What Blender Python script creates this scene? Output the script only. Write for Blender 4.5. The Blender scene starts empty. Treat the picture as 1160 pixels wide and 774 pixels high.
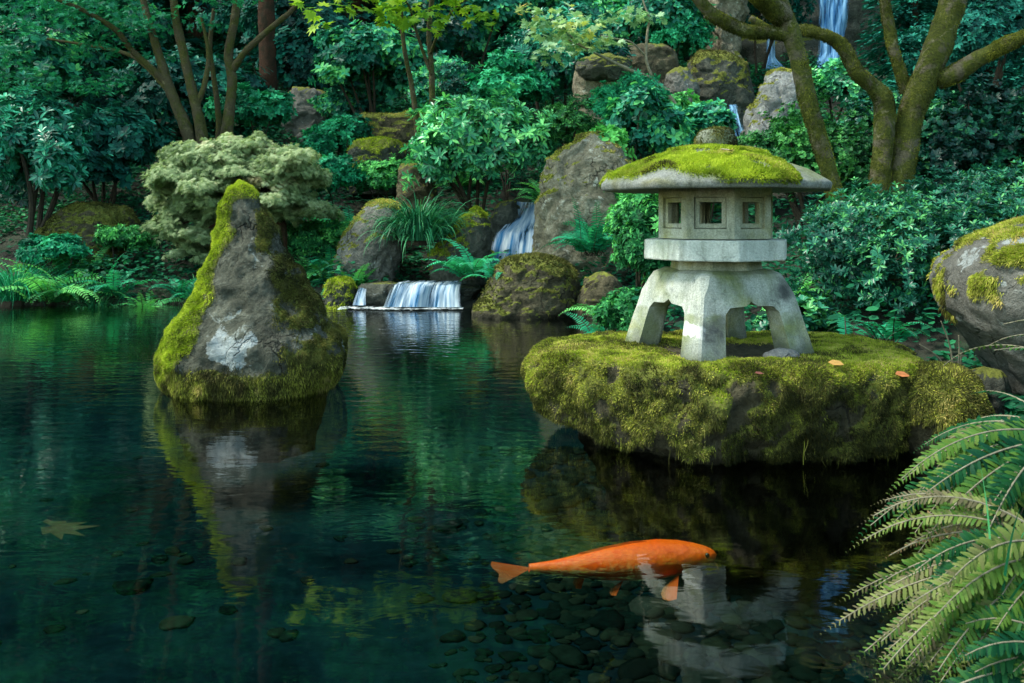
import bpy, bmesh, math, random
import numpy as np
from mathutils import Vector, Matrix

random.seed(4)
SC = bpy.context.scene
COL = SC.collection
R = math.radians

# ------------------------------------------------------------------ camera, world, sun, exposure
H = 1.0            # eye height over the water (m)
F = 1000.0         # focal length in photo pixels
HOR = 245.0        # horizon row in the photo
cam_d = bpy.data.cameras.new('camera')
cam_d.sensor_width = 36.0
cam_d.lens = 36.0 * F / 1160.0
cam_d.shift_y = -(387.0 - HOR) / 1160.0
cam_d.clip_end = 400
cam_d.clip_start = 0.05
cam_d.dof.use_dof = True
cam_d.dof.focus_distance = 4.6
cam_d.dof.aperture_fstop = 9.0
cam = bpy.data.objects.new('camera', cam_d)
cam.location = (0, 0, H)
cam.rotation_euler = (R(90), 0, 0)
COL.objects.link(cam)
SC.camera = cam

SUN_EL, SUN_AZ = R(56), R(-100)       # azimuth measured from +Y towards +X
world = bpy.data.worlds.new('World')
SC.world = world
world.use_nodes = True
wn = world.node_tree
wn.nodes.clear()
sky = wn.nodes.new('ShaderNodeTexSky')
sky.sky_type = 'NISHITA'
sky.sun_disc = False
sky.sun_elevation = SUN_EL
sky.sun_rotation = SUN_AZ
sky.air_density = 1.0
sky.ozone_density = 1.0
bg = wn.nodes.new('ShaderNodeBackground')
bg.inputs['Strength'].default_value = 0.15
wo = wn.nodes.new('ShaderNodeOutputWorld')
tint = wn.nodes.new('ShaderNodeMix')
tint.data_type = 'RGBA'
tint.blend_type = 'MULTIPLY'
tint.inputs[0].default_value = 1.0
tint.inputs[7].default_value = (1.0, 1.06, 0.80, 1)
wn.links.new(sky.outputs[0], tint.inputs[6])
wn.links.new(tint.outputs[2], bg.inputs[0])
wn.links.new(bg.outputs[0], wo.inputs[0])

sd = bpy.data.lights.new('sun', 'SUN')
sd.energy = 1.5
sd.angle = R(14)
sd.color = (1.0, 0.95, 0.84)
sun = bpy.data.objects.new('sun', sd)
sdir = Vector((math.sin(SUN_AZ) * math.cos(SUN_EL), math.cos(SUN_AZ) * math.cos(SUN_EL), math.sin(SUN_EL)))
sun.rotation_euler = sdir.to_track_quat('Z', 'Y').to_euler()
sun.location = (-6, 0, 20)
COL.objects.link(sun)

SC.view_settings.view_transform = 'Standard'
SC.view_settings.look = 'None'
SC.view_settings.exposure = 1.95
SC.view_settings.gamma = 1.0
SC.view_settings.use_curve_mapping = False
SC.render.engine = 'CYCLES'
SC.cycles.use_denoising = True
SC.cycles.max_bounces = 7
SC.cycles.diffuse_bounces = 3
SC.cycles.glossy_bounces = 3
SC.cycles.transmission_bounces = 3
SC.cycles.transparent_max_bounces = 8
SC.cycles.caustics_reflective = False
SC.cycles.caustics_refractive = False
SC.cycles.sample_clamp_indirect = 4.0


def P(px, py, d):
    """photo pixel at distance d (metres along the view axis) -> world point"""
    return np.array([(px - 580.0) / F * d, d, H - (py - HOR) / F * d])


# ------------------------------------------------------------------ numpy noise
def _hash(ix, iy, iz, seed):
    h = (ix.astype(np.int64) * 374761393 + iy.astype(np.int64) * 668265263 + iz.astype(np.int64) * 2147483647 + seed * 144665) & 0xFFFFFFFF
    h = ((h ^ (h >> 13)) * 1274126177) & 0xFFFFFFFF
    h = ((h ^ (h >> 16)) * 2246822519) & 0xFFFFFFFF
    h = h ^ (h >> 15)
    return (h & 0xFFFFFF) / float(0xFFFFFF)


def vnoise(p, seed=0):
    p = np.asarray(p, float)
    i = np.floor(p).astype(np.int64)
    f = p - i
    u = f * f * f * (f * (f * 6 - 15) + 10)
    r = 0
    for dx in (0, 1):
        wx = u[:, 0] if dx else 1 - u[:, 0]
        for dy in (0, 1):
            wy = u[:, 1] if dy else 1 - u[:, 1]
            for dz in (0, 1):
                wz = u[:, 2] if dz else 1 - u[:, 2]
                r = r + wx * wy * wz * _hash(i[:, 0] + dx, i[:, 1] + dy, i[:, 2] + dz, seed)
    return r * 2 - 1


def fbm(p, octv=4, seed=0, gain=0.5):
    p = np.asarray(p, float)
    a, s, t = 1.0, 0, 0
    for k in range(octv):
        s = s + a * vnoise(p * (2.03 ** k) + k * 17.3, seed + k)
        t += a
        a *= gain
    return s / t


def worley(p, seed=0):
    i = np.floor(p).astype(np.int64)
    f1 = np.full(len(p), 9.0)
    f2 = np.full(len(p), 9.0)
    cid = np.zeros(len(p))
    for dx in (-1, 0, 1):
        for dy in (-1, 0, 1):
            for dz in (-1, 0, 1):
                c = i + np.array([dx, dy, dz])
                q = c + np.stack([_hash(c[:, 0], c[:, 1], c[:, 2], seed + k) for k in range(3)], 1)
                d = np.linalg.norm(q - p, axis=1)
                h = _hash(c[:, 0], c[:, 1], c[:, 2], seed + 7)
                closer = d < f1
                f2 = np.where(closer, f1, np.minimum(f2, d))
                cid = np.where(closer, h, cid)
                f1 = np.minimum(f1, d)
    return f1, f2, cid


def sstep(a, b, x):
    t = np.clip((x - a) / (b - a), 0, 1)
    return t * t * (3 - 2 * t)


def nrm(v):
    return v / np.maximum(np.linalg.norm(v, axis=-1, keepdims=True), 1e-9)


# ------------------------------------------------------------------ mesh accumulation
class Geo:
    def __init__(self):
        self.V, self.F, self.var, self.n = [], [], [], 0
        self.attr = {}

    def add(self, V, faces, var=0.5):
        V = np.asarray(V, float)
        self.V.append(V)
        for f in faces:
            f = np.asarray(f, np.int64)
            if len(f):
                self.F.append(f + self.n)
        self.var.append(np.broadcast_to(np.asarray(var, float), (len(V),)).copy())
        self.n += len(V)

    def build(self, name, mats, parent=None, smooth=False, attrs=None, loc=None):
        V = np.concatenate(self.V)
        if loc is not None:
            V = V - np.asarray(loc)
        me = bpy.data.meshes.new(name)
        me.vertices.add(len(V))
        me.vertices.foreach_set('co', V.astype(np.float32).ravel())
        tot = np.concatenate([np.full(len(f), f.shape[1]) for f in self.F])
        idx = np.concatenate([f.ravel() for f in self.F])
        me.loops.add(len(idx))
        me.loops.foreach_set('vertex_index', idx.astype(np.int32))
        me.polygons.add(len(tot))
        st = np.concatenate([[0], np.cumsum(tot)[:-1]])
        me.polygons.foreach_set('loop_start', st.astype(np.int32))
        me.polygons.foreach_set('loop_total', tot.astype(np.int32))
        me.polygons.foreach_set('use_smooth', np.full(len(tot), bool(smooth)))
        me.update(calc_edges=True)
        a = me.attributes.new('var', 'FLOAT', 'POINT')
        a.data.foreach_set('value', np.concatenate(self.var).astype(np.float32))
        for k, v in (attrs or {}).items():
            a = me.attributes.new(k, 'FLOAT', 'POINT')
            a.data.foreach_set('value', np.asarray(v, np.float32))
        o = bpy.data.objects.new(name, me)
        COL.objects.link(o)
        for m in (mats if isinstance(mats, (list, tuple)) else [mats]):
            me.materials.append(m)
        if parent is not None:
            o.parent = parent
        elif loc is not None:
            o.location = loc
        return o


def tag(o, label=None, cat=None, group=None, kind=None):
    if label:
        o['label'] = label
    if cat:
        o['category'] = cat
    if group:
        o['group'] = group
    if kind:
        o['kind'] = kind
    return o


def thing(name, label, cat, loc, group=None):
    o = bpy.data.objects.new(name, None)
    COL.objects.link(o)
    o.location = tuple(float(c) for c in loc)
    o.empty_display_size = 0.1
    tag(o, label, cat, group)
    o['_o'] = 0
    del o['_o']
    return o


def oloc(t):
    return np.array(t.location)


# ------------------------------------------------------------------ materials
class NT:
    def __init__(self, name):
        self.m = bpy.data.materials.new(name)
        self.m.use_nodes = True
        self.t = self.m.node_tree
        self.t.nodes.clear()
        self.out = self.t.nodes.new('ShaderNodeOutputMaterial')

    def n(self, typ, **kw):
        nd = self.t.nodes.new('ShaderNode' + typ)
        for k, v in kw.items():
            if k.startswith('i_'):
                nd.inputs[k[2:].replace('_', ' ')].default_value = v
            else:
                setattr(nd, k, v)
        return nd

    def l(self, a, b):
        self.t.links.new(a, b)

    def noise(self, scale, detail=6, rough=0.6, coord=None, dist=0.0):
        nd = self.n('TexNoise')
        nd.inputs['Scale'].default_value = scale
        nd.inputs['Detail'].default_value = detail
        nd.inputs['Roughness'].default_value = rough
        nd.inputs['Distortion'].default_value = dist
        if coord is not None:
            self.l(coord, nd.inputs['Vector'])
        return nd.outputs['Fac']

    def ramp(self, fac, stops):
        nd = self.n('ValToRGB')
        el = nd.color_ramp.elements
        while len(el) < len(stops):
            el.new(0.5)
        for e, (p, c) in zip(el, stops):
            e.position = p
            e.color = (*c, 1) if len(c) == 3 else c
        self.l(fac, nd.inputs[0])
        return nd.outputs['Color']

    def mixc(self, fac, a, b, mode='MIX'):
        nd = self.n('Mix', data_type='RGBA', blend_type=mode)
        for s, v in ((nd.inputs[0], fac), (nd.inputs[6], a), (nd.inputs[7], b)):
            if isinstance(v, (int, float)):
                s.default_value = v
            elif isinstance(v, tuple):
                s.default_value = (*v, 1)
            else:
                self.l(v, s)
        return nd.outputs[2]

    def math(self, op, a, b=None, clamp=False):
        nd = self.n('Math', operation=op, use_clamp=clamp)
        for s, v in ((nd.inputs[0], a), (nd.inputs[1], b)):
            if v is None:
                continue
            if isinstance(v, (int, float)):
                s.default_value = v
            else:
                self.l(v, s)
        return nd.outputs[0]

    def bump(self, h, strength=0.4, dist=0.02):
        nd = self.n('Bump')
        nd.inputs['Strength'].default_value = strength
        nd.inputs['Distance'].default_value = dist
        self.l(h, nd.inputs['Height'])
        return nd.outputs[0]


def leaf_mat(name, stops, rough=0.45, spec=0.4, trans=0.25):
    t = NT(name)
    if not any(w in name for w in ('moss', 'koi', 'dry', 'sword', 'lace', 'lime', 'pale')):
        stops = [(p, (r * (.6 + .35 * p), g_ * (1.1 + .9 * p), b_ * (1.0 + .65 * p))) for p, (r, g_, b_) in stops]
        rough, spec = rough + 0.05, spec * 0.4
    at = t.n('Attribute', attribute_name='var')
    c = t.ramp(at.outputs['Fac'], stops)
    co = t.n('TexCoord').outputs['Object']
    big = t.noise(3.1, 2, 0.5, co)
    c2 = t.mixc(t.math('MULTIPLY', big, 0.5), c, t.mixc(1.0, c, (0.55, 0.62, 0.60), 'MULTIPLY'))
    b = t.n('BsdfPrincipled')
    b.inputs['Roughness'].default_value = rough
    b.inputs['Specular IOR Level'].default_value = spec
    t.l(c2, b.inputs['Base Color'])
    tr = t.n('BsdfTranslucent')
    t.l(t.mixc(1.0, c2, (1.0, 1.15, 0.7), 'MULTIPLY'), tr.inputs['Color'])
    mx = t.n('MixShader')
    mx.inputs[0].default_value = trans
    t.l(b.outputs[0], mx.inputs[1])
    t.l(tr.outputs[0], mx.inputs[2])
    t.l(mx.outputs[0], t.out.inputs[0])
    return t.m


def rock_mat(name, stops, mossc=((0.06, 0.07, 0.014), (0.20, 0.22, 0.03)), lichen=(0.42, 0.46, 0.44), lichen_amt=0.62, rough=0.85, wet=0.0, scale=1.0):
    t = NT(name)
    co = t.n('TexCoord').outputs['Object']
    a = t.noise(4.5 * scale, 11, 0.74, co, 0.6)
    b_ = t.noise(38 * scale, 5, 0.7, co)
    c = t.ramp(t.math('ADD', t.math('MULTIPLY', a, 0.62), t.math('MULTIPLY', b_, 0.38)), stops)
    # dark stains and pale lichen patches, with shapes of their own
    st = t.noise(7 * scale, 6, 0.7, co, 1.2)
    c = t.mixc(t.ramp(st, [(0.52, (0, 0, 0)), (0.66, (0.75, 0.75, 0.75))]), c, t.mixc(1.0, c, (0.32, 0.34, 0.33), 'MULTIPLY'))
    ln = t.noise(9 * scale, 7, 0.62, co, 0.6)
    c = t.mixc(t.ramp(ln, [(lichen_amt, (0, 0, 0)), (lichen_amt + 0.07, (0.8, 0.8, 0.8))]), c, lichen)
    dis = t.n('TexNoise')
    dis.inputs['Scale'].default_value = 3.0 * scale
    dis.inputs['Detail'].default_value = 5
    t.l(co, dis.inputs['Vector'])
    va = t.n('VectorMath', operation='MULTIPLY_ADD')
    t.l(dis.outputs['Color'], va.inputs[0])
    va.inputs[1].default_value = (.5, .5, .5)
    t.l(co, va.inputs[2])
    vo = t.n('TexVoronoi', feature='DISTANCE_TO_EDGE')
    vo.inputs['Scale'].default_value = 3.6 * scale
    t.l(va.outputs[0], vo.inputs['Vector'])
    crack = t.ramp(vo.outputs['Distance'], [(0.0, (1, 1, 1)), (0.028, (0, 0, 0))])
    cn = t.ramp(t.noise(2.6 * scale, 3, .5, co), [(.48, (0, 0, 0)), (.60, (.8, .8, .8))])
    crack = t.math('MULTIPLY', crack, cn)
    c = t.mixc(crack, c, t.mixc(1.0, c, (0.16, 0.16, 0.15), 'MULTIPLY'))
    wp = t.n('SeparateXYZ')
    t.l(t.n('NewGeometry').outputs['Position'], wp.inputs[0])
    wz = t.math('ADD', wp.outputs['Z'], t.math('MULTIPLY', t.math('SUBTRACT', a, .5), .12))
    wet_f = t.ramp(wz, [(0.02, (.85, .85, .85)), (0.055, (0, 0, 0))])
    c = t.mixc(wet_f, c, t.mixc(1.0, c, (0.30, 0.31, 0.28), 'MULTIPLY'))
    at = t.n('Attribute', attribute_name='moss')
    pt = t.n('Attribute', attribute_name='pale')
    pn = t.noise(30 * scale, 8, 0.75, co, 0.5)
    pf = t.ramp(t.math('ADD', pt.outputs['Fac'], t.math('MULTIPLY', t.math('SUBTRACT', pn, 0.5), 1.6)), [(0.40, (0, 0, 0)), (0.50, (0.55, 0.55, 0.55)), (0.80, (1, 1, 1))])
    c = t.mixc(pf, c, t.mixc(b_, (0.22, 0.27, 0.28), (0.52, 0.56, 0.56)))
    mn = t.noise(26 * scale, 6, 0.7, co)
    mc = t.ramp(mn, [(0.3, mossc[0]), (0.72, mossc[1])])
    mf = t.math('ADD', at.outputs['Fac'], t.math('MULTIPLY', t.math('SUBTRACT', mn, 0.5), 0.7))
    mf = t.ramp(mf, [(0.40, (0, 0, 0)), (0.58, (1, 1, 1))])
    c = t.mixc(mf, c, mc)
    b = t.n('BsdfPrincipled')
    b.inputs['Roughness'].default_value = rough
    b.inputs['Specular IOR Level'].default_value = 0.3
    t.l(c, b.inputs['Base Color'])
    hb = t.math('SUBTRACT', t.math('ADD', t.math('MULTIPLY', a, 1.0), t.math('MULTIPLY', b_, 0.45)), t.math('MULTIPLY', crack, .6))
    t.l(t.bump(hb, 1.0, 0.06), b.inputs['Normal'])
    t.l(b.outputs[0], t.out.inputs[0])
    return t.m


def bark_mat(name, bark, moss, amt):
    t = NT(name)
    co = t.n('TexCoord').outputs['Object']
    n1 = t.noise(6, 8, 0.65, co, 0.5)
    n2 = t.noise(45, 5, 0.7, co)
    c = t.ramp(n2, [(0.3, tuple(0.5 * x for x in bark)), (0.7, bark)])
    mc = t.ramp(n2, [(0.3, moss[0]), (0.7, moss[1])])
    c = t.mixc(t.ramp(n1, [(amt - 0.05, (1, 1, 1)), (amt + 0.05, (0, 0, 0))]), c, mc)
    n3 = t.noise(11, 7, 0.7, co, 0.8)
    c = t.mixc(t.ramp(n3, [(0.30, (0.8, 0.8, 0.8)), (0.44, (0, 0, 0))]), c, tuple(0.22 * x for x in bark))
    c = t.mixc(t.ramp(n3, [(0.60, (0, 0, 0)), (0.68, (0.6, 0.6, 0.6))]), c, tuple(min(.5, 2.0 * x) for x in bark))
    b = t.n('BsdfPrincipled')
    b.inputs['Roughness'].default_value = 0.9
    b.inputs['Specular IOR Level'].default_value = 0.2
    t.l(c, b.inputs['Base Color'])
    t.l(t.bump(t.math('ADD', n1, n2), 0.9, 0.03), b.inputs['Normal'])
    t.l(b.outputs[0], t.out.inputs[0])
    return t.m


def plain_mat(name, c1, c2, rough=0.8, scale=20, spec=0.3, bump=0.3, dist=0.01):
    t = NT(name)
    co = t.n('TexCoord').outputs['Object']
    n1 = t.noise(scale, 7, 0.65, co)
    c = t.ramp(n1, [(0.3, c1), (0.7, c2)])
    b = t.n('BsdfPrincipled')
    b.inputs['Roughness'].default_value = rough
    b.inputs['Specular IOR Level'].default_value = spec
    t.l(c, b.inputs['Base Color'])
    if bump:
        t.l(t.bump(n1, bump, dist), b.inputs['Normal'])
    t.l(b.outputs[0], t.out.inputs[0])
    return t.m


M = {}
M['rhodo'] = leaf_mat('rhododendron leaf', [(0, (0.010, 0.055, 0.036)), (0.5, (0.035, 0.150, 0.088)), (0.85, (0.16, 0.34, 0.17)), (1, (0.30, 0.42, 0.15))], 0.26, 0.9, 0.18)
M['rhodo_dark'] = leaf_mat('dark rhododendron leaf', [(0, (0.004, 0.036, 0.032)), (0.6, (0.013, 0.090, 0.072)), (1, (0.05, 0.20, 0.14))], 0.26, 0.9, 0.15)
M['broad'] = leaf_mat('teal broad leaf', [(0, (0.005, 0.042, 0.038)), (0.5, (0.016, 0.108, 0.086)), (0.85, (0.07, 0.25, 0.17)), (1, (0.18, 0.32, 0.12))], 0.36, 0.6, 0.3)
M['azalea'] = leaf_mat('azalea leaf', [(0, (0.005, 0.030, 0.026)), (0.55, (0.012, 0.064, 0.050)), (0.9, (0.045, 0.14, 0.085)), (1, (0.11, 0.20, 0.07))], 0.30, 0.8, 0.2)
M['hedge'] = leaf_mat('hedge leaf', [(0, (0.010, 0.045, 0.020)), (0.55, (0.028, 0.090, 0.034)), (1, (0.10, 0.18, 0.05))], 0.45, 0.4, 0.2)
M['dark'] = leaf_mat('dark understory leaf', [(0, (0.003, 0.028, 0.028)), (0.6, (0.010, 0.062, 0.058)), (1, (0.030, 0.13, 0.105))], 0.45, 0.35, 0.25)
M['maple'] = leaf_mat('maple leaf', [(0, (0.008, 0.062, 0.040)), (0.6, (0.018, 0.110, 0.070)), (1, (0.05, 0.19, 0.11))], 0.5, 0.3, 0.4)
M['maple_lime'] = leaf_mat('lime maple leaf', [(0, (0.07, 0.22, 0.04)), (0.5, (0.24, 0.44, 0.03)), (1, (0.48, 0.62, 0.04))], 0.5, 0.3, 0.45)
M['maple_pale'] = leaf_mat('pale turning maple leaf', [(0, (0.16, 0.38, 0.20)), (0.55, (0.42, 0.62, 0.36)), (0.82, (0.62, 0.62, 0.16)), (1, (0.64, 0.30, 0.05))], 0.5, 0.3, 0.4)
M['lace'] = leaf_mat('pale laceleaf', [(0, (0.09, 0.16, 0.06)), (0.5, (0.30, 0.39, 0.19)), (0.85, (0.56, 0.62, 0.37)), (1, (0.56, 0.47, 0.30))], 0.6, 0.25, 0.35)
M['fern'] = leaf_mat('fern pinna', [(0, (0.012, 0.065, 0.026)), (0.5, (0.050, 0.17, 0.060)), (1, (0.22, 0.36, 0.11))], 0.5, 0.3, 0.3)
M['fern_teal'] = leaf_mat('teal fern pinna', [(0, (0.007, 0.070, 0.045)), (0.6, (0.022, 0.17, 0.10)), (1, (0.07, 0.29, 0.17))], 0.5, 0.3, 0.3)
M['fern_fore'] = leaf_mat('sword fern pinna', [(0, (0.003, 0.045, 0.020)), (0.28, (0.014, 0.095, 0.026)), (0.55, (0.080, 0.165, 0.022)), (0.80, (0.19, 0.22, 0.065)), (1, (0.11, 0.085, 0.055))], 0.55, 0.12, 0.3)
M['fern_dry'] = leaf_mat('dry fern pinna', [(0, (0.045, 0.032, 0.022)), (0.6, (0.12, 0.09, 0.065)), (1, (0.26, 0.16, 0.075))], 0.8, 0.2, 0.2)
M['grass'] = leaf_mat('sedge blade', [(0, (0.006, 0.045, 0.025)), (0.6, (0.025, 0.11, 0.055)), (1, (0.13, 0.23, 0.11))], 0.4, 0.4, 0.2)
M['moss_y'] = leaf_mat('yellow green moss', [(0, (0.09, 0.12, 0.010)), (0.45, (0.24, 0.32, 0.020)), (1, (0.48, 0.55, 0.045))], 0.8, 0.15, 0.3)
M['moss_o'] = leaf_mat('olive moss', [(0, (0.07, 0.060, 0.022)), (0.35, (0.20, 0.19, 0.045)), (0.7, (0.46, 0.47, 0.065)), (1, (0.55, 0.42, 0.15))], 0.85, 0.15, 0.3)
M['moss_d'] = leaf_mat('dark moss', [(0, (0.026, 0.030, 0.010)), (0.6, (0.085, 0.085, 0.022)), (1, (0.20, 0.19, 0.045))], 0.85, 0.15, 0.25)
M['moss_bark'] = leaf_mat('bark moss', [(0, (0.03, 0.036, 0.008)), (0.5, (0.095, 0.105, 0.018)), (1, (0.25, 0.25, 0.035))], 0.85, 0.1, 0.2)
M['cover'] = leaf_mat('ground cover leaf', [(0, (0.004, 0.034, 0.020)), (0.6, (0.014, 0.082, 0.045)), (1, (0.05, 0.16, 0.065))], 0.5, 0.3, 0.25)
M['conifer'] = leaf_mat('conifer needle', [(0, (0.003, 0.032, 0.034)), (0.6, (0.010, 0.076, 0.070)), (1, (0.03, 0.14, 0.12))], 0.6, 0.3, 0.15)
M['stem'] = plain_mat('dark stem', (0.012, 0.010, 0.007), (0.045, 0.035, 0.022), 0.85, 30)
M['stem_pale'] = plain_mat('pale twig', (0.10, 0.09, 0.06), (0.26, 0.23, 0.16), 0.8, 30)
M['bark_moss'] = bark_mat('mossy bark', (0.15, 0.13, 0.085), ((0.030, 0.040, 0.008), (0.105, 0.115, 0.018)), 0.56)
M['bark_olive'] = bark_mat('olive bark', (0.095, 0.080, 0.045), ((0.03, 0.035, 0.010), (0.085, 0.085, 0.02)), 0.50)
M['bark_dark'] = bark_mat('dark bark', (0.055, 0.026, 0.014), ((0.012, 0.012, 0.006), (0.03, 0.02, 0.01)), 0.45)

GREY = [(0.30, (0.045, 0.046, 0.042)), (0.5, (0.13, 0.13, 0.115)), (0.72, (0.28, 0.285, 0.26))]
M['rock_stand'] = rock_mat('mottled pond rock', [(0.3, (0.016, 0.018, 0.012)), (0.5, (0.068, 0.072, 0.052)), (0.72, (0.21, 0.22, 0.175))], lichen=(0.33, 0.37, 0.35), lichen_amt=0.61)
M['rock_grey'] = rock_mat('grey boulder', GREY)
M['rock_dark'] = rock_mat('dark boulder', [(0.3, (0.016, 0.019, 0.014)), (0.5, (0.055, 0.060, 0.046)), (0.72, (0.15, 0.155, 0.125))], lichen=(0.30, 0.33, 0.33), lichen_amt=0.66)
M['rock_brown'] = rock_mat('brown boulder', [(0.3, (0.020, 0.018, 0.009)), (0.5, (0.075, 0.066, 0.036)), (0.72, (0.19, 0.17, 0.10))], lichen=(0.25, 0.27, 0.2), lichen_amt=0.68)
M['rock_pale'] = rock_mat('pale boulder', [(0.3, (0.07, 0.075, 0.075)), (0.5, (0.19, 0.20, 0.20)), (0.72, (0.38, 0.40, 0.39))], lichen_amt=0.6)
M['rock_tan'] = rock_mat('tan streaked boulder', [(0.3, (0.04, 0.036, 0.022)), (0.5, (0.18, 0.165, 0.115)), (0.72, (0.44, 0.43, 0.34))], lichen=(0.45, 0.46, 0.40), lichen_amt=0.60)

# lantern granite
def granite(name, mossy=0.0, base=((0.27, 0.285, 0.26), (0.54, 0.56, 0.51)), yellow=0.5):
    t = NT(name)
    co = t.n('TexCoord').outputs['Object']
    sp = t.noise(130, 3, 0.8, co)
    md = t.noise(7, 8, 0.65, co, 0.3)
    c = t.ramp(sp, [(0.30, base[0]), (0.66, base[1])])
    c = t.mixc(t.ramp(md, [(0.38, (0.85, 0.85, 0.85)), (0.62, (0, 0, 0))]), c, t.mixc(1.0, c, (0.62, 0.66, 0.64), 'MULTIPLY'))
    yl = t.noise(4.3, 7, 0.6, co, 0.8)
    c = t.mixc(t.ramp(yl, [(yellow, (0, 0, 0)), (yellow + 0.2, (0.9, 0.9, 0.9))]), c, t.mixc(1.0, c, (0.80, 0.76, 0.34), 'MULTIPLY'))
    dk = t.noise(9, 7, 0.7, co, 0.6)
    c = t.mixc(t.ramp(dk, [(0.60, (0, 0, 0)), (0.70, (0.85, 0.85, 0.85))]), c, (0.09, 0.10, 0.10))
    smp = t.n('Mapping', i_Scale=(16, 16, 2.2))
    t.l(co, smp.inputs[0])
    sk = t.noise(1.0, 6, 0.7, smp.outputs[0], 0.4)
    c = t.mixc(t.ramp(sk, [(0.48, (0, 0, 0)), (0.70, (0.75, 0.75, 0.75))]), c, t.mixc(1.0, c, (0.42, 0.44, 0.38), 'MULTIPLY'))
    gn = t.noise(5.5, 6, 0.65, co, 0.5)
    c = t.mixc(t.ramp(gn, [(0.54, (0, 0, 0)), (0.72, (0.6, 0.6, 0.6))]), c, t.mixc(1.0, c, (0.60, 0.66, 0.40), 'MULTIPLY'))
    at = t.n('Attribute', attribute_name='moss')
    mc = t.ramp(t.noise(30, 5, 0.7, co), [(0.3, (0.05, 0.07, 0.008)), (0.7, (0.16, 0.20, 0.02))])
    c = t.mixc(at.outputs['Fac'], c, mc)
    pa = t.n('Attribute', attribute_name='pale')
    c = t.mixc(t.ramp(t.math('ADD', pa.outputs['Fac'], t.math('MULTIPLY', t.math('SUBTRACT', sp, 0.5), 0.5)), [(0.42, (0, 0, 0)), (0.75, (.8, .8, .8))]), c, (0.68, 0.70, 0.68))
    st = t.n('Attribute', attribute_name='stain')
    c = t.mixc(t.math('MULTIPLY', st.outputs['Fac'], t.ramp(md, [(0.35, (0.35, 0.35, 0.35)), (0.55, (1, 1, 1))])), c, (0.055, 0.06, 0.06))
    b = t.n('BsdfPrincipled')
    b.inputs['Roughness'].default_value = 0.88
    b.inputs['Specular IOR Level'].default_value = 0.25
    t.l(c, b.inputs['Base Color'])
    t.l(t.bump(t.math('ADD', sp, t.math('MULTIPLY', md, 0.8)), 0.5, 0.012), b.inputs['Normal'])
    t.l(b.outputs[0], t.out.inputs[0])
    return t.m


M['granite'] = granite('weathered granite', yellow=0.52)
M['granite_y'] = granite('yellowed granite', base=((0.26, 0.265, 0.21), (0.52, 0.525, 0.43)), yellow=0.47)
M['granite_clean'] = granite('clean granite', base=((0.44, 0.46, 0.43), (0.72, 0.74, 0.70)), yellow=0.68)
M['granite_dark'] = granite('dark granite', base=((0.10, 0.105, 0.10), (0.28, 0.29, 0.27)), yellow=0.5)

# water -----------------------------------------------------------------
t = NT('pond water')
geo = t.n('NewGeometry').outputs['Position']
mp = t.n('Mapping', i_Scale=(1.0, 2.2, 1.0))
t.l(geo, mp.inputs[0])
n1 = t.noise(5.5, 3, 0.5, mp.outputs[0], 0.6)
n2 = t.noise(1.3, 2, 0.5, geo)
sepp = t.n('SeparateXYZ')
t.l(geo, sepp.inputs[0])
far = t.math('MULTIPLY', t.math('SUBTRACT', sepp.outputs['Y'], 2.0), 0.13, True)
hh = t.math('MULTIPLY', n1, t.math('ADD', t.math('MULTIPLY', far, 0.9), 0.12))
hh = t.math('MULTIPLY', hh, t.math('ADD', n2, 0.25))
bp = t.bump(hh, 1.0, 0.0075)
fr = t.n('Fresnel', i_IOR=1.33)
t.l(bp, fr.inputs['Normal'])
gl = t.n('BsdfGlossy')
gl.inputs['Roughness'].default_value = 0.03
gl.inputs['Color'].default_value = (1, 1, 1, 1)
t.l(bp, gl.inputs['Normal'])
tp = t.n('BsdfTransparent')
tp.inputs['Color'].default_value = (0.70, 0.84, 0.78, 1)
mx = t.n('MixShader')
t.l(t.math('MULTIPLY', fr.outputs[0], 1.35, True), mx.inputs[0])
t.l(tp.outputs[0], mx.inputs[1])
t.l(gl.outputs[0], mx.inputs[2])
t.l(mx.outputs[0], t.out.inputs[0])
M['water'] = t.m


def fall_mat(name, cover, col=((0.20, 0.45, 0.62), (0.80, 0.88, 0.92)), su=14.0, sv=1.2):
    t = NT(name)
    uv = t.n('UVMap', uv_map='flow').outputs[0]
    mp = t.n('Mapping', i_Scale=(su, sv, 1))
    t.l(uv, mp.inputs[0])
    n1 = t.noise(1.0, 5, 0.6, mp.outputs[0], 0.3)
    mp2 = t.n('Mapping', i_Scale=(su * 3.3, sv * 1.5, 1))
    t.l(uv, mp2.inputs[0])
    n2 = t.noise(1.0, 3, 0.6, mp2.outputs[0])
    n = t.math('ADD', t.math('MULTIPLY', n1, 0.65), t.math('MULTIPLY', n2, 0.35))
    c = t.ramp(n, [(0.40, col[0]), (0.62, col[1])])
    d = t.n('BsdfDiffuse')
    t.l(c, d.inputs[0])
    trl = t.n('BsdfTranslucent')
    t.l(c, trl.inputs[0])
    dm = t.n('MixShader')
    dm.inputs[0].default_value = 0.35
    t.l(d.outputs[0], dm.inputs[1])
    t.l(trl.outputs[0], dm.inputs[2])
    tp = t.n('BsdfTransparent')
    tp.inputs[0].default_value = (0.85, 0.93, 0.96, 1)
    at = t.n('Attribute', attribute_name='var')
    f = t.math('ADD', n, t.math('SUBTRACT', at.outputs['Fac'], 0.5))
    f = t.ramp(f, [(cover, (0, 0, 0)), (cover + 0.22, (0.92, 0.92, 0.92))])
    mx = t.n('MixShader')
    t.l(f, mx.inputs[0])
    t.l(tp.outputs[0], mx.inputs[1])
    t.l(dm.outputs[0], mx.inputs[2])
    t.l(mx.outputs[0], t.out.inputs[0])
    return t.m


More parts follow.
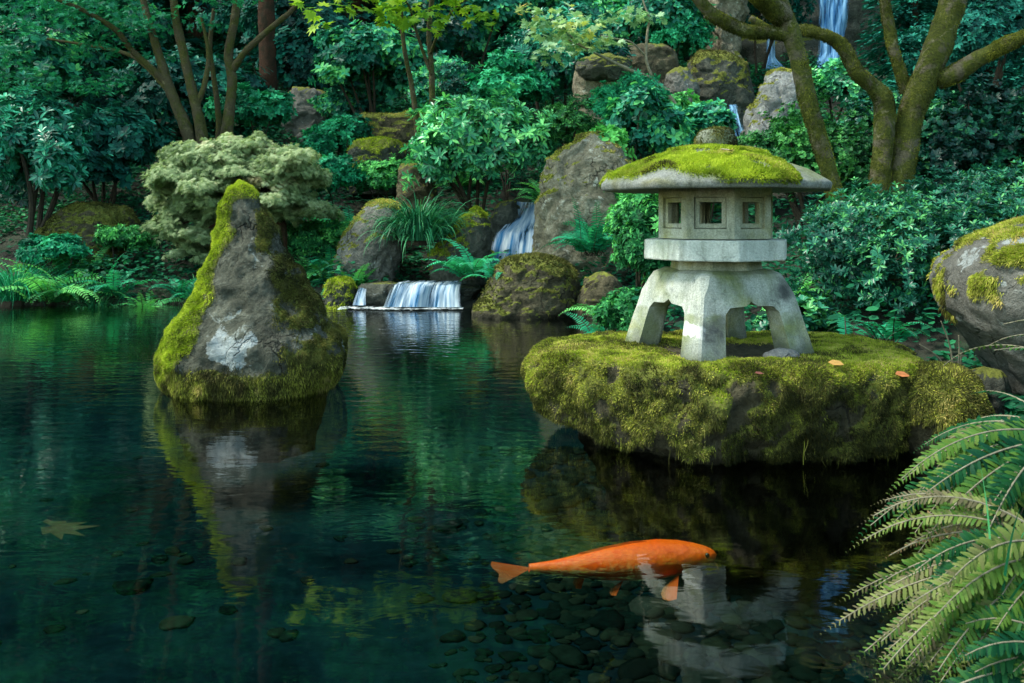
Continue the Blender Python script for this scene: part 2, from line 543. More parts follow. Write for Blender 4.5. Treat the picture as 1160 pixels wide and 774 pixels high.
M['fall'] = fall_mat('falling water', 0.36, ((0.04, 0.22, 0.48), (0.80, 0.90, 0.96)))  # blue shadows of the white water are put into the streak colour
M['fall_far'] = fall_mat('far falling water', 0.36, ((0.03, 0.20, 0.55), (0.35, 0.66, 0.95)))  # skylight blue is put into the water's own colour
M['foam'] = fall_mat('foam', 0.50, ((0.6, 0.7, 0.75), (0.85, 0.9, 0.92)), 9, 9)

# ------------------------------------------------------------------ terrain
POND = np.array([(-9, 9.7), (-5.8, 9.9), (-4.6, 10.0), (-3.2, 10.15), (-2.3, 10.05), (-1.75, 9.75), (-1.2, 9.75), (-0.5, 9.7), (0.0, 9.35), (0.65, 9.0),
                 (0.80, 8.2), (0.78, 7.0), (0.80, 6.0), (0.95, 5.0), (1.5, 4.55), (1.9, 4.2), (1.85, 3.5), (1.66, 3.1), (1.42, 2.6), (1.26, 2.1),
                 (1.2, 1.5), (1.2, -4), (-9, -4)], float)
STREAM = [(0.1, 9.9, 0.27, 0.45), (-0.9, 9.95, 0.2, 0.75), (-1.5, 9.95, 0.18, 0.35), (0.05, 11.2, 0.35, 0.40), (0.05, 11.9, 1.0, 0.45), (0.2, 13, 1.3, 0.4)]


def sdf_poly(x, y, poly):
    d = np.full(x.shape, 1e9)
    ins = np.zeros(x.shape, bool)
    n = len(poly)
    for i in range(n):
        a, b = poly[i], poly[(i + 1) % n]
        e = b - a
        wx, wy = x - a[0], y - a[1]
        t_ = np.clip((wx * e[0] + wy * e[1]) / (e @ e), 0, 1)
        d = np.minimum(d, np.hypot(wx - t_ * e[0], wy - t_ * e[1]))
        c = ((a[1] > y) != (b[1] > y)) & (x < (b[0] - a[0]) * (y - a[1]) / (b[1] - a[1] + 1e-12) + a[0])
        ins ^= c
    return np.where(ins, -d, d)


def terrain(x, y):
    x = np.asarray(x, float)
    y = np.asarray(y, float)
    sh = x.shape
    xf, yf = x.ravel(), y.ravel()
    s = sdf_poly(xf, yf, POND)
    q = np.stack([xf, yf, np.zeros_like(xf)], 1)
    n = fbm(q * 0.55, 4, 11)
    hill = np.maximum(0, yf - 10.4)
    slope = 0.10 * np.minimum(hill, 1.5) + 0.43 * np.maximum(0, hill - 0.6)
    right = np.maximum(0, xf - 2.0)
    slope2 = 0.30 * np.maximum(0, np.minimum(s, 9) - 0.7) * sstep(0.3, 2.2, xf)
    land = 0.16 * sstep(0, 0.35, s) + np.maximum(slope, slope2) + 0.16 * n * sstep(0.2, 1.5, s)
    land = land + 0.20 * sstep(1.0, 1.4, xf) * sstep(0.0, 0.3, s) * (1 - sstep(3.0, 4.0, yf))
    # far hillside steepened, mostly above the view, so the pond mirrors dark ground
    land = land + 0.62 * np.maximum(0, yf - 23.5)
    land = np.where(land > 22, 22 + (land - 22) * 0.1, land)
    bed = -0.60 * sstep(0, 0.16, -s) + 0.05 * n
    z = np.where(s > 0, land, bed - 0.02)
    for (sx, sy, sz, r) in STREAM:
        w = 1 - sstep(r * 0.6, r * 1.3, np.hypot(xf - sx, yf - sy))
        z = z * (1 - w) + np.minimum(z, sz - 0.14) * w
    return z.reshape(sh)


def tz(x, y):
    return float(terrain(np.array([x]), np.array([y]))[0])


def grid_axis(a, b, fine0, fine1, hf, hc):
    pts = list(np.arange(a, fine0, hc)) + list(np.arange(fine0, fine1, hf)) + list(np.arange(fine1, b + hc, hc))
    return np.array(pts)


gx = grid_axis(-60, 60, -9, 9, 0.12, 3.0)
gy = grid_axis(-20, 90, -3, 26, 0.12, 3.0)
X, Y = np.meshgrid(gx, gy)
Z = terrain(X, Y)
nv = (len(gy), len(gx))
idx = np.arange(nv[0] * nv[1]).reshape(nv)
Fq = np.stack([idx[:-1, :-1], idx[:-1, 1:], idx[1:, 1:], idx[1:, :-1]], -1).reshape(-1, 4)
g = Geo()
g.add(np.stack([X, Y, Z], -1).reshape(-1, 3), [Fq], 0.5)
t = NT('soil and moss ground')
co = t.n('TexCoord').outputs['Object']
n1 = t.noise(2.2, 8, 0.65, co)
n2 = t.noise(30, 6, 0.7, co)
c = t.ramp(n1, [(0.36, (0.007, 0.007, 0.004)), (0.52, (0.014, 0.016, 0.008)), (0.66, (0.014, 0.034, 0.012))])
c = t.mixc(0.5, c, t.mixc(1.0, c, t.ramp(n2, [(0.3, (0.3, 0.3, 0.3)), (0.7, (1.4, 1.4, 1.4))]), 'MULTIPLY'))
b = t.n('BsdfPrincipled')
b.inputs['Roughness'].default_value = 0.95
t.l(c, b.inputs['Base Color'])
t.l(t.bump(n2, 0.8, 0.03), b.inputs['Normal'])
t.l(b.outputs[0], t.out.inputs[0])
M['ground'] = t.m
tag(g.build('ground', M['ground'], smooth=True), kind='structure')

# silt sheet over the pond floor and the water surface
gx2 = np.linspace(-9.5, 3.0, 90)
gy2 = np.linspace(-4.2, 10.6, 110)
X, Y = np.meshgrid(gx2, gy2)
idx = np.arange(X.size).reshape(X.shape)
Fq = np.stack([idx[:-1, :-1], idx[:-1, 1:], idx[1:, 1:], idx[1:, :-1]], -1).reshape(-1, 4)
t = NT('pond floor silt')
co = t.n('TexCoord').outputs['Object']
n1 = t.noise(1.1, 7, 0.6, co, 0.5)
n2 = t.noise(14, 6, 0.7, co)
c = t.ramp(n1, [(0.36, (0.001, 0.004, 0.006)), (0.52, (0.002, 0.010, 0.014)), (0.68, (0.004, 0.019, 0.018))])  # near black stands in for the light absorbed by murky water
c = t.mixc(0.6, c, t.mixc(1.0, c, t.ramp(n2, [(0.3, (0.3, 0.3, 0.3)), (0.7, (1.5, 1.5, 1.5))]), 'MULTIPLY'))
b = t.n('BsdfPrincipled')
b.inputs['Roughness'].default_value = 0.9
b.inputs['Specular IOR Level'].default_value = 0.0
t.l(c, b.inputs['Base Color'])
t.l(b.outputs[0], t.out.inputs[0])
M['silt'] = t.m
g = Geo()
Zb = np.minimum(terrain(X, Y) + 0.012, -0.30)
g.add(np.stack([X, Y, Zb], -1).reshape(-1, 3), [Fq], 0.5)
tag(g.build('pond_floor', M['silt'], smooth=True), kind='structure')
g = Geo()
g.add(np.array([(-9.5, -4.2, 0), (3, -4.2, 0), (3, 10.6, 0), (-9.5, 10.6, 0)], float), [np.array([[0, 1, 2, 3]])])
tag(g.build('water', M['water']), kind='structure')


# ------------------------------------------------------------------ leaf templates  (axis +x, normal +z)
def T(verts, faces):
    return np.array(verts, float), [np.array(f) for f in faces]


T_LANCE = T([(0, 0, 0), (.35, .15, .035), (.35, 0, 0), (.35, -.15, .035), (.72, .145, .02), (.72, 0, -.02), (.72, -.145, .02), (1, 0, -.09)],
            [[[0, 2, 1], [0, 3, 2], [5, 7, 4], [6, 7, 5]], [[1, 2, 5, 4], [2, 3, 6, 5]]])
T_DIAM = T([(0, 0, 0), (.5, .22, .03), (1, 0, -.05), (.5, -.22, .03)], [[[0, 2, 1], [0, 3, 2]]])
T_OVAL = T([(0, 0, 0), (.3, .26, .03), (.75, .22, .01), (1, 0, -.07), (.75, -.22, .01), (.3, -.26, .03)], [[[0, 3, 2, 1], [0, 5, 4, 3]]])
T_PINNA = T([(0, 0.02, 0), (.12, .15, .01), (.5, .14, .02), (.85, .09, 0), (1, 0, -.04), (.85, -.09, 0), (.5, -.14, .02), (.12, -.12, .01), (0, -.02, 0)],
            [[[0, 8, 7, 1], [1, 7, 6, 2], [2, 6, 5, 3]], [[3, 5, 4]]])
_zig = list(zip([.02, .14, .30, .46, .62, .78, .91], [.09, .175, .140, .165, .125, .130, .07]))
_zv = [(x, y * 1.0, 0.05 * math.sin(3.2 * x) - .05 * x * x) for x, y in _zig] + [(1.0, 0.01, -.07)] + [(x, -y * (.85 + .1 * math.cos(9 * x)), 0.05 * math.sin(3.2 * x) - .05 * x * x) for x, y in reversed(_zig)]
T_PINNA_HI = T(_zv, [[[i, 14 - i, 13 - i, i + 1] for i in range(6)], [[6, 8, 7]]])


def star(nl, spread, narrow=0.11):
    v, f = [(0, 0, 0)], []
    for k in range(nl):
        a = (k - (nl - 1) / 2) * spread
        L = 1.0 - 0.42 * abs(k - (nl - 1) / 2) / ((nl - 1) / 2)
        ca, sa = math.cos(a), math.sin(a)
        for (r, w) in ((.45 * L, narrow * 1.5), (L, 0), (.45 * L, -narrow * 1.5)):
            v.append((r * ca - w * sa, r * sa + w * ca, -0.06 * r * r))
        b = 1 + 3 * k
        f.append([0, b + 2, b + 1, b])
    return T(v, [f])


T_STAR = star(7, 0.62)
T_LACE = star(5, 0.55, 0.045)
T_STAR5 = star(5, 0.75, 0.10)


def scatter(geo, tmpl, pos, ax, nr, scale, var):
    V0, Fs = tmpl
    n = len(pos)
    if n == 0:
        return
    ax = nrm(ax)
    yv = nrm(np.cross(nr, ax))
    zv = np.cross(ax, yv)
    s = np.broadcast_to(np.asarray(scale, float), (n,))[:, None, None]
    V = pos[:, None, :] + s * (V0[None, :, 0:1] * ax[:, None, :] + V0[None, :, 1:2] * yv[:, None, :] + V0[None, :, 2:3] * zv[:, None, :])
    k = len(V0)
    off = (np.arange(n) * k)[:, None, None]
    faces = [(f[None] + off).reshape(-1, f.shape[1]) for f in Fs]
    geo.add(V.reshape(-1, 3), faces, np.repeat(np.broadcast_to(np.asarray(var, float), (n,)), k))


def rdirs(n, rg):
    v = rg.normal(size=(n, 3))
    return nrm(v)


def perp(a, rg):
    v = np.cross(a, rdirs(len(a), rg))
    return nrm(v)


def rosettes(geo, tips, axes, nleaf, L, tilt, tmpl, rg, var, jit=0.25):
    n = len(tips)
    axes = nrm(axes)
    e1 = perp(axes, rg)
    e2 = np.cross(axes, e1)
    for k in range(nleaf):
        a = 2 * math.pi * k / nleaf + rg.uniform(-.3, .3, n)
        ti = tilt + rg.uniform(-jit, jit, n)
        rad = np.cos(a)[:, None] * e1 + np.sin(a)[:, None] * e2
        d = axes * np.cos(ti)[:, None] + rad * np.sin(ti)[:, None]
        nn = axes * np.sin(ti)[:, None] - rad * np.cos(ti)[:, None]
        keep = rg.random(n) < 0.93
        scatter(geo, tmpl, (tips + d * 0.05 * L)[keep], d[keep], nn[keep], (L * rg.uniform(.7, 1.15, n))[keep], np.clip(var + rg.normal(0, .20, n), 0, 1)[keep])


def tube(geo, pts, rad, seg=10, var=0.5, rough=0.0, seed=0, step=None):
    pts = np.asarray(pts, float)
    rad = np.broadcast_to(np.asarray(rad, float), (len(pts),))
    # catmull-rom resample
    L = np.concatenate([[0], np.cumsum(np.linalg.norm(np.diff(pts, axis=0), axis=1))])
    n = max(3, int(L[-1] / (step or max(0.03, L[-1] / 40))) + 1)
    s = np.linspace(0, L[-1], n)
    q = np.zeros((n, 3))
    pe = np.vstack([2 * pts[0] - pts[1], pts, 2 * pts[-1] - pts[-2]])
    ii = np.clip(np.searchsorted(L, s, 'right') - 1, 0, len(pts) - 2)
    u = ((s - L[ii]) / np.maximum(L[ii + 1] - L[ii], 1e-9))[:, None]
    p0, p1, p2, p3 = pe[ii], pe[ii + 1], pe[ii + 2], pe[ii + 3]
    q = 0.5 * (2 * p1 + (p2 - p0) * u + (2 * p0 - 5 * p1 + 4 * p2 - p3) * u ** 2 + (3 * p1 - p0 - 3 * p2 + p3) * u ** 3)
    r = np.interp(s, L, rad)
    tg = nrm(np.gradient(q, axis=0))
    up = np.array([0.13, 0.97, 0.21])
    e1 = nrm(np.cross(tg, up))
    e2 = np.cross(tg, e1)
    a = np.linspace(0, 2 * math.pi, seg, endpoint=False)
    ring = np.cos(a)[None, :, None] * e1[:, None, :] + np.sin(a)[None, :, None] * e2[:, None, :]
    rr = r[:, None, None] * np.ones((1, seg, 1))
    V = q[:, None, :] + ring * rr
    if rough:
        fl = V.reshape(-1, 3)
        nz = fbm(fl * (0.35 / np.mean(r)), 4, seed) * 0.7 + fbm(fl * (1.1 / np.mean(r)), 3, seed + 5) * 0.3
        V = q[:, None, :] + ring * rr * (1 + rough * nz.reshape(n, seg, 1))
    V = V.reshape(-1, 3)
    i = np.arange(n * seg).reshape(n, seg)
    j = np.roll(i, -1, axis=1)
    Fq = np.stack([i[:-1], j[:-1], j[1:], i[1:]], -1).reshape(-1, 4)
    base = len(V)
    V = np.vstack([V, q[0], q[-1]])
    c0 = np.stack([np.full(seg, base), j[0], i[0]], -1)
    c1 = np.stack([np.full(seg, base + 1), i[-1], j[-1]], -1)
    geo.add(V, [Fq, c0, c1], var)
    return q


# ------------------------------------------------------------------ rocks
def grid_normals(V):
    du = np.roll(V, -1, 1) - np.roll(V, 1, 1)
    dv = np.gradient(V, axis=0)
    return nrm(np.cross(du, dv))


def finish_rock(name, label, V, mat, seed, size, moss_fn=None, blade=None, pale_fn=None, disp=(0.10, 0.07, 0.02), cat='rock', group=None, extra=None, puff=0.012, flat_top=1.0):
    """V: (rings, seg, 3) grid, closed top and bottom. Displaces it, builds the rock and its moss."""
    n, m, _ = V.shape
    N = grid_normals(V)
    fl = V.reshape(-1, 3)
    q = fl / size
    d = disp[0] * size * fbm(q * 1.3, 4, seed)
    f1, f2, cid = worley(q * 2.1 + 0.25 * np.stack([fbm(q * 3, 2, seed + k) for k in range(3)], 1), seed + 3)
    d = d + disp[1] * size * ((cid - 0.5) * sstep(0, 0.22, f2 - f1))
    d = d + disp[2] * size * fbm(q * 8, 5, seed + 9, 0.6)
    fade = np.ones((n, 1))
    fade[0] = fade[-1] = 0
    d = d * (1 - (1 - flat_top) * sstep(.5, .85, N.reshape(-1, 3)[:, 2]))
    V = V + N * (d.reshape(n, m, 1)) * fade[:, :, None]
    V[0] = V[0].mean(0)
    V[-1] = V[-1].mean(0)
    N = grid_normals(V)
    N[0] = N[1].mean(0)
    N[-1] = N[-2].mean(0)
    N = nrm(N)
    c = V.reshape(-1, 3)
    no = N.reshape(-1, 3)
    moss = np.zeros(len(c))
    if moss_fn is not None:
        moss = np.clip(moss_fn(c, no), 0, 1)
        lump = 0.5 + 0.5 * fbm(c * 14, 3, seed + 21)
        lump2 = 1 - worley(c * 17 + .3 * np.stack([fbm(c * 20, 2, seed + 80 + k) for k in range(3)], 1), seed + 22)[0]
        c = c + no * (moss * puff * (0.2 + 0.9 * lump + 0.7 * lump2))[:, None]
    pale = np.clip(pale_fn(c, no), 0, 1) if pale_fn is not None else np.zeros(len(c))
    i = np.arange(n * m).reshape(n, m)
    j = np.roll(i, -1, axis=1)
    Fq = np.stack([i[:-1], j[:-1], j[1:], i[1:]], -1).reshape(-1, 4)
    base = c.mean(0)
    base[2] = max(0.0, c[:, 2].min())
    t = thing(name, label, cat, base, group)
    g = Geo()
    g.add(c - base, [Fq], 0.5)
    g.build('rock', M[mat], t, smooth=True, attrs={'moss': moss, 'pale': pale})
    if blade:
        for (mk, cnt, L, wid, droop, thr, *flt) in blade:
            mo2 = moss * np.clip(flt[0](c, no), 0, 1) if flt else moss
            gm = moss_blades(c - base, no, Fq, mo2, cnt, L, wid, droop, thr, seed, c)
            if gm is not None:
                gm.build('moss', M[mk], t)
    return t, c, no


def moss_blades(c, no, Fq, moss, cnt, L, wid, droop, thr, seed, cw):
    rg = np.random.default_rng(seed + 100)
    a, b, d_ = c[Fq[:, 0]], c[Fq[:, 1]], c[Fq[:, 3]]
    area = np.linalg.norm(np.cross(b - a, d_ - a), axis=1)
    fm = moss[Fq].mean(1)
    w = area * np.clip((fm - thr) / (1 - thr), 0, 1)
    if w.sum() <= 0:
        return None
    k = rg.choice(len(Fq), cnt, p=w / w.sum())
    u, v = rg.random((2, cnt, 1))
    p = c[Fq[k, 0]] * (1 - u) * (1 - v) + c[Fq[k, 1]] * u * (1 - v) + c[Fq[k, 2]] * u * v + c[Fq[k, 3]] * (1 - u) * v
    nn = nrm(no[Fq[k]].mean(1))
    # tufts: blades lean towards their tuft's own direction
    tuft = np.stack([fbm(p * 22, 2, seed + 31 + q) for q in range(3)], 1)
    hang = np.clip(1 - nn[:, 2:3], 0, 1.6)
    d = nrm(nn + 1.1 * tuft + rg.normal(0, .38, (cnt, 3)) + np.array([[0, 0, -1.0]]) * droop * hang)
    ln = L * rg.uniform(.4, 1.25, cnt) * (0.6 + 0.8 * (0.5 + 0.5 * fbm(p * 9, 2, seed + 77)))
    s = perp(d, rg)
    tip = p + d * ln[:, None] + np.array([[0, 0, -1]]) * (droop * 0.5 * ln[:, None] * hang)
    mid = p + d * ln[:, None] * 0.5
    W = wid * rg.uniform(.6, 1.3, cnt)[:, None]
    V = np.stack([p - s * W * .5, p + s * W * .5, mid + s * W * .5, tip, mid - s * W * .5], 1).reshape(-1, 3)
    o = np.arange(cnt) * 5
    var = np.clip(0.5 + 0.7 * fbm(p * 3.5, 3, seed + 41) + 0.75 * fbm(p * 13, 3, seed + 43) + rg.normal(0, .12, cnt) + 0.15 * (nn[:, 2] - .3), 0, 1)
    g = Geo()
    g.add(V, [np.stack([o, o + 1, o + 2, o + 4], 1), np.stack([o + 4, o + 2, o + 3], 1)], np.repeat(var, 5))
    return g


def profile_rock(name, label, rows, d, depth, mat, seed, rings=70, seg=110, n_exp=2.5, sink=None, yaw=0.0, lean=0.0, **kw):
    """rows: (y_px, xleft_px, xright_px) silhouettes read at distance d; depth: half depth in metres at the widest row."""
    rows = sorted(rows)
    zs = np.array([P(0, r[0], d)[2] for r in rows])
    xl = np.array([P(r[1], 0, d)[0] for r in rows])
    xr = np.array([P(r[2], 0, d)[0] for r in rows])
    if sink is not None:
        zs = np.append(zs, zs[-1] - sink)
        xl = np.append(xl, xl[-1] + 0.08 * (xr[-1] - xl[-1]))
        xr = np.append(xr, xr[-1] - 0.08 * (xr[-1] - xl[-1]))
    tt = np.linspace(0, 1, rings) ** 0.9
    zz = zs[0] + (zs[-1] - zs[0]) * tt
    L = np.interp(-zz, -zs, xl)
    Rr = np.interp(-zz, -zs, xr)
    k = np.array([.25, .5, .25])
    for _ in range(2):
        L[1:-1] = np.convolve(L, k, 'same')[1:-1]
        Rr[1:-1] = np.convolve(Rr, k, 'same')[1:-1]
    cx, a = (L + Rr) / 2, np.maximum((Rr - L) / 2, 0.004)
    b = depth * (a / a.max()) ** 0.75
    th = np.linspace(0, 2 * math.pi, seg, endpoint=False)
    cs, sn = np.cos(th), np.sin(th)
    ex = 2.0 / n_exp
    ux, uy = np.sign(cs) * np.abs(cs) ** ex, np.sign(sn) * np.abs(sn) ** ex
    V = np.zeros((rings, seg, 3))
    V[:, :, 0] = cx[:, None] + a[:, None] * ux[None, :]
    V[:, :, 1] = d + b[:, None] * uy[None, :] + lean * (zz - zz[-1])[:, None]
    V[:, :, 2] = zz[:, None]
    # ring order runs top to bottom: flip so that normals point outwards
    V = V[::-1]
    size = max(a.max(), 0.5 * (zz[0] - zz[-1]))
    return finish_rock(name, label, V, mat, seed, size, **kw)


def nz(c, f, s, o=3):
    return fbm(c * f, o, s)


# pointed standing rock in the pond
RD = 5.15
rows = [(209, 268, 274), (216, 265, 280), (225, 262, 287), (245, 256, 298), (262, 250, 309), (280, 244, 319), (300, 238, 329), (318, 231, 339), (340, 218, 352), (352, 207, 360), (362, 198, 366),
        (372, 191, 376), (385, 186, 386), (400, 184, 390), (415, 185, 388), (430, 190, 377), (443, 200, 366)]


def moss_rock_left(c, n):
    left = left_zone(c, n) * sstep(-.55, -.1, nz(c, 11, 14) + .25)
    xr = np.interp(c[:, 2], [0, .35, .6, .9, 1.16], [P(300, 0, RD)[0], P(330, 0, RD)[0], P(315, 0, RD)[0], P(295, 0, RD)[0], P(280, 0, RD)[0]])
    right = .8 * sstep(-.02, .14, c[:, 0] - xr + 0.16 * nz(c, 7, 5)) * sstep(-.4, .1, nz(c, 12, 15) + .1)
    low = .85 * sstep(0.22, 0.10, c[:, 2] + 0.10 * nz(c, 8, 8))
    return np.maximum.reduce([left, right, low]) * sstep(-0.02, 0.03, c[:, 2])


def left_mid(c):
    return np.interp(c[:, 2], [0, .12, .26, .40, .55, 1.16], [P(215, 0, RD)[0], P(214, 0, RD)[0], P(238, 0, RD)[0], P(250, 0, RD)[0], P(258, 0, RD)[0], P(274, 0, RD)[0]])


def left_zone(c, n):
    return np.maximum(sstep(0.05, -0.05, c[:, 0] - left_mid(c) + 0.06 * nz(c, 9, 2)), sstep(1.06, 1.14, c[:, 2]))


def low_zone(c, n):
    return sstep(0.26, 0.10, c[:, 2] + .08 * nz(c, 8, 8))


def pale_left(c, n):
    p = P(262, 392, RD - .3)
    dx = (c[:, 0] - p[0]) / 0.21
    dz = (c[:, 2] - p[2]) / 0.13
    q = 1 - np.hypot(dx, dz) + 0.55 * nz(c, 12, 4)
    a = sstep(0.15, 0.55, q) * 0.8 * (n[:, 1] < 0)
    return a


profile_rock('standing_rock', 'tall pointed grey rock rising from the pond, yellow moss along its left flank', rows, RD, 0.40, 'rock_stand', 3, rings=130, seg=200, sink=0.35, n_exp=2.2,
             moss_fn=moss_rock_left, pale_fn=pale_left, disp=(0.02, 0.06, 0.045), puff=0.012,
             blade=[('moss_y', 60000, 0.015, 0.0035, 0.4, 0.30, left_zone), ('moss_d', 60000, 0.013, 0.0032, 0.8, 0.15, lambda c, n: 1 - left_zone(c, n)), ('moss_o', 26000, 0.016, 0.0034, 0.9, 0.2, low_zone)], cat='rock')

# ------------------------------------------------------------------ island boulder under the lantern
outline = np.array([(0.06, 4.12), (0.16, 3.95), (0.28, 3.84), (0.50, 3.60), (0.74, 3.47), (1.10, 3.47), (1.36, 3.52), (1.58, 3.55), (1.76, 3.76), (1.83, 4.1), (1.74, 4.45),
                    (1.3, 4.62), (0.8, 4.62), (0.35, 4.50), (0.12, 4.32)])
ctr = np.array([0.93, 4.03])
ang = np.arctan2(outline[:, 1] - ctr[1], outline[:, 0] - ctr[0])
rad_ = np.hypot(outline[:, 1] - ctr[1], outline[:, 0] - ctr[0])
o_ = np.argsort(ang)
seg = 300
th = np.linspace(-math.pi, math.pi, seg, endpoint=False)
rr = np.interp(th, np.concatenate([ang[o_] - 2 * math.pi, ang[o_], ang[o_] + 2 * math.pi]), np.tile(rad_[o_], 3))
for _ in range(5):
    rr = (np.roll(rr, 1) + 2 * rr + np.roll(rr, -1)) / 4
prof = [(0.0, .395), (.3, .395), (.6, .392), (.80, .388), (.91, .382), (.96, .370), (.99, .345), (1.0, .30), (1.0, .22), (.985, .16), (.955, .105), (.92, .065), (.87, .038), (.78, .015), (.66, -.05), (.5, -.4), (0, -.62)]
pr = np.array(prof)
tt = np.concatenate([[0], np.cumsum(np.hypot(np.diff(pr[:, 0]), np.diff(pr[:, 1])))])
ts = np.linspace(0, tt[-1], 150)
fr_, fz = np.interp(ts, tt, pr[:, 0]), np.interp(ts, tt, pr[:, 1])
V = np.zeros((150, seg, 3))
V[:, :, 0] = ctr[0] + fr_[:, None] * rr * np.cos(th)
V[:, :, 1] = ctr[1] + fr_[:, None] * rr * np.sin(th)
V[:, :, 2] = fz[:, None]
# the left end hangs higher over the water
lift = sstep(0.55, 0.05, V[:, :, 0])
V[:, :, 2] += 0.05 * lift * (V[:, :, 2] < 0.2) * (V[:, :, 2] > -0.02)
V = V[::-1]


def moss_island(c, n):
    up = sstep(0.05, 0.6, n[:, 2] + 0.5 * nz(c, 4, 3))
    front = 0.95 * sstep(-0.30, 0.10, nz(c, 5.0, 9, 4) + 0.20 - 0.18 * sstep(.26, .08, c[:, 2]))
    bare = np.exp(-(((c[:, 0] - 0.93) / 0.36) ** 2 + ((c[:, 1] - 3.92) / 0.28) ** 2)) * (n[:, 2] > .5)
    holes = sstep(-.42, -.12, nz(c, 9, 71, 4) + .35 * n[:, 2])
    m = np.maximum(up, front) * holes * (1 - 0.85 * sstep(.35, .7, bare + .25 * nz(c, 9, 4)))
    return m * sstep(0.0, 0.06, c[:, 2])


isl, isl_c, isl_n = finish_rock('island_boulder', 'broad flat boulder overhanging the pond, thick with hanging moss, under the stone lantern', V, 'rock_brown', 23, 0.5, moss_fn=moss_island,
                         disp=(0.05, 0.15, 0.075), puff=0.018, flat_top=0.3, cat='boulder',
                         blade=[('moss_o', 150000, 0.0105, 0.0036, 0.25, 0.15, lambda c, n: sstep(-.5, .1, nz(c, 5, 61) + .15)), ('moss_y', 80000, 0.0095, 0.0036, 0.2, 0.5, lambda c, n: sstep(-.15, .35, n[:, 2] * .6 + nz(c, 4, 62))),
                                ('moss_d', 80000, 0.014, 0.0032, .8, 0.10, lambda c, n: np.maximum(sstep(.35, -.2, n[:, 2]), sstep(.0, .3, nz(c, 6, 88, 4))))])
# long strands trailing to the water under the lip
rg = np.random.default_rng(5)
for k in range(18):
    g = Geo()
    a = rg.uniform(-2.6, -0.5)
    r0 = np.interp(a, th, rr) * .93
    p0 = np.array([ctr[0] + r0 * math.cos(a), ctr[1] + r0 * math.sin(a), .12])
    L = rg.uniform(.05, .14)
    pts = np.array([p0 + np.array([rg.normal(0, .006), rg.normal(0, .006), -L * u]) for u in np.linspace(0, 1, 5)])
    tube(g, pts - oloc(isl), np.linspace(.0022, .0008, 5), 4, rg.random())
    g.build('moss_strand', M['moss_o'], isl)

# ------------------------------------------------------------------ stone lantern
LC = np.array([0.919, 3.98, 0.385])
lan = thing('stone_lantern', 'weathered grey stone lantern with four splayed legs and mossy umbrella roof', 'stone lantern', LC)
dg = None


def bm_obj(name, bm, mat, parent, smooth=False, bevel=0.0, rough=None, sub=0, attrs=None, cusp=0):
    me = bpy.data.meshes.new(name)
    bm.to_mesh(me)
    bm.free()
    o = bpy.data.objects.new(name, me)
    COL.objects.link(o)
    me.materials.append(mat)
    if bevel:
        md = o.modifiers.new('b', 'BEVEL')
        md.width = bevel
        md.segments = 2
        md.limit_method = 'ANGLE'
        md.angle_limit = R(28)
        bake(o)
    if sub or rough:
        me = o.data
        b2 = bmesh.new()
        b2.from_mesh(me)
        for _ in range(14):
            long_ = [e for e in b2.edges if e.calc_length() > (sub or 0.03)]
            if not long_:
                break
            bmesh.ops.triangulate(b2, faces=[f for f in b2.faces if len(f.verts) > 4])
            bmesh.ops.subdivide_edges(b2, edges=long_, cuts=1, use_grid_fill=True)
        b2.normal_update()
        if rough:
            co_ = np.array([v.co for v in b2.verts])
            nn_ = np.array([v.normal for v in b2.verts])
            dd = rough * (fbm(co_ * 9, 4, 61) + 0.5 * fbm(co_ * 34, 3, 67))
            for v, q, w in zip(b2.verts, nn_, dd):
                v.co += Vector(q) * float(w)
        b2.to_mesh(me)
        b2.free()
    for pl in o.data.polygons:
        pl.use_smooth = smooth
    if smooth and cusp:
        o.data.set_sharp_from_angle(angle=R(cusp))
    if attrs:
        n = len(o.data.vertices)
        co_ = np.zeros(n * 3)
        o.data.vertices.foreach_get('co', co_)
        co_ = co_.reshape(-1, 3)
        for k, fn in attrs.items():
            a = o.data.attributes.new(k, 'FLOAT', 'POINT')
            a.data.foreach_set('value', np.clip(fn(co_), 0, 1).astype(np.float32))
    o.parent = parent
    return o


def bake(o):
    d = bpy.context.evaluated_depsgraph_get()
    d.update()
    me = bpy.data.meshes.new_from_object(o.evaluated_get(d))
    old = o.data
    o.modifiers.clear()
    o.data = me
    bpy.data.meshes.remove(old)


def prism(bm, poly_b, z0, poly_t, z1):
    vb = [bm.verts.new((x, y, z0)) for x, y in poly_b]
    vt = [bm.verts.new((x, y, z1)) for x, y in poly_t]
    n = len(vb)
    bm.faces.new(vb[::-1])
    bm.faces.new(vt)
    for i in range(n):
        bm.faces.new((vb[i], vb[(i + 1) % n], vt[(i + 1) % n], vt[i]))


def ngon(n, r, rot):
    # vertex angle measured from the view axis towards +x
    return [(r * math.sin(R(rot) + 2 * math.pi * k / n) , -r * math.cos(R(rot) + 2 * math.pi * k / n)) for k in range(n)]


def mesh_obj(bm):
    me = bpy.data.meshes.new('tmp')
    bmesh.ops.recalc_face_normals(bm, faces=bm.faces)
    bm.to_mesh(me)
    bm.free()
    o = bpy.data.objects.new('tmp', me)
    COL.objects.link(o)
    return o


def boolean(o, cutters):
    for c in cutters:
        md = o.modifiers.new('x', 'BOOLEAN')
        md.operation = 'DIFFERENCE'
        md.solver = 'EXACT'
        md.object = c
    bake(o)
    for c in cutters:
        me = c.data
        bpy.data.objects.remove(c)
        bpy.data.meshes.remove(me)
    return o


VIEW = -math.degrees(math.atan2(LC[0], LC[1]))   # the lantern's bearing, so that angles read as the camera sees them
zl = lambda z: z - LC[2]
# base: hollow square frustum with four arched openings, corners towards the legs
rot0 = -9 + VIEW
bm = bmesh.new()
lay = [(.440, zl(.372)), (.432, zl(.40)), (.345, zl(.66)), (.322, zl(.715)), (.296, zl(.748)), (.25, zl(.766))]


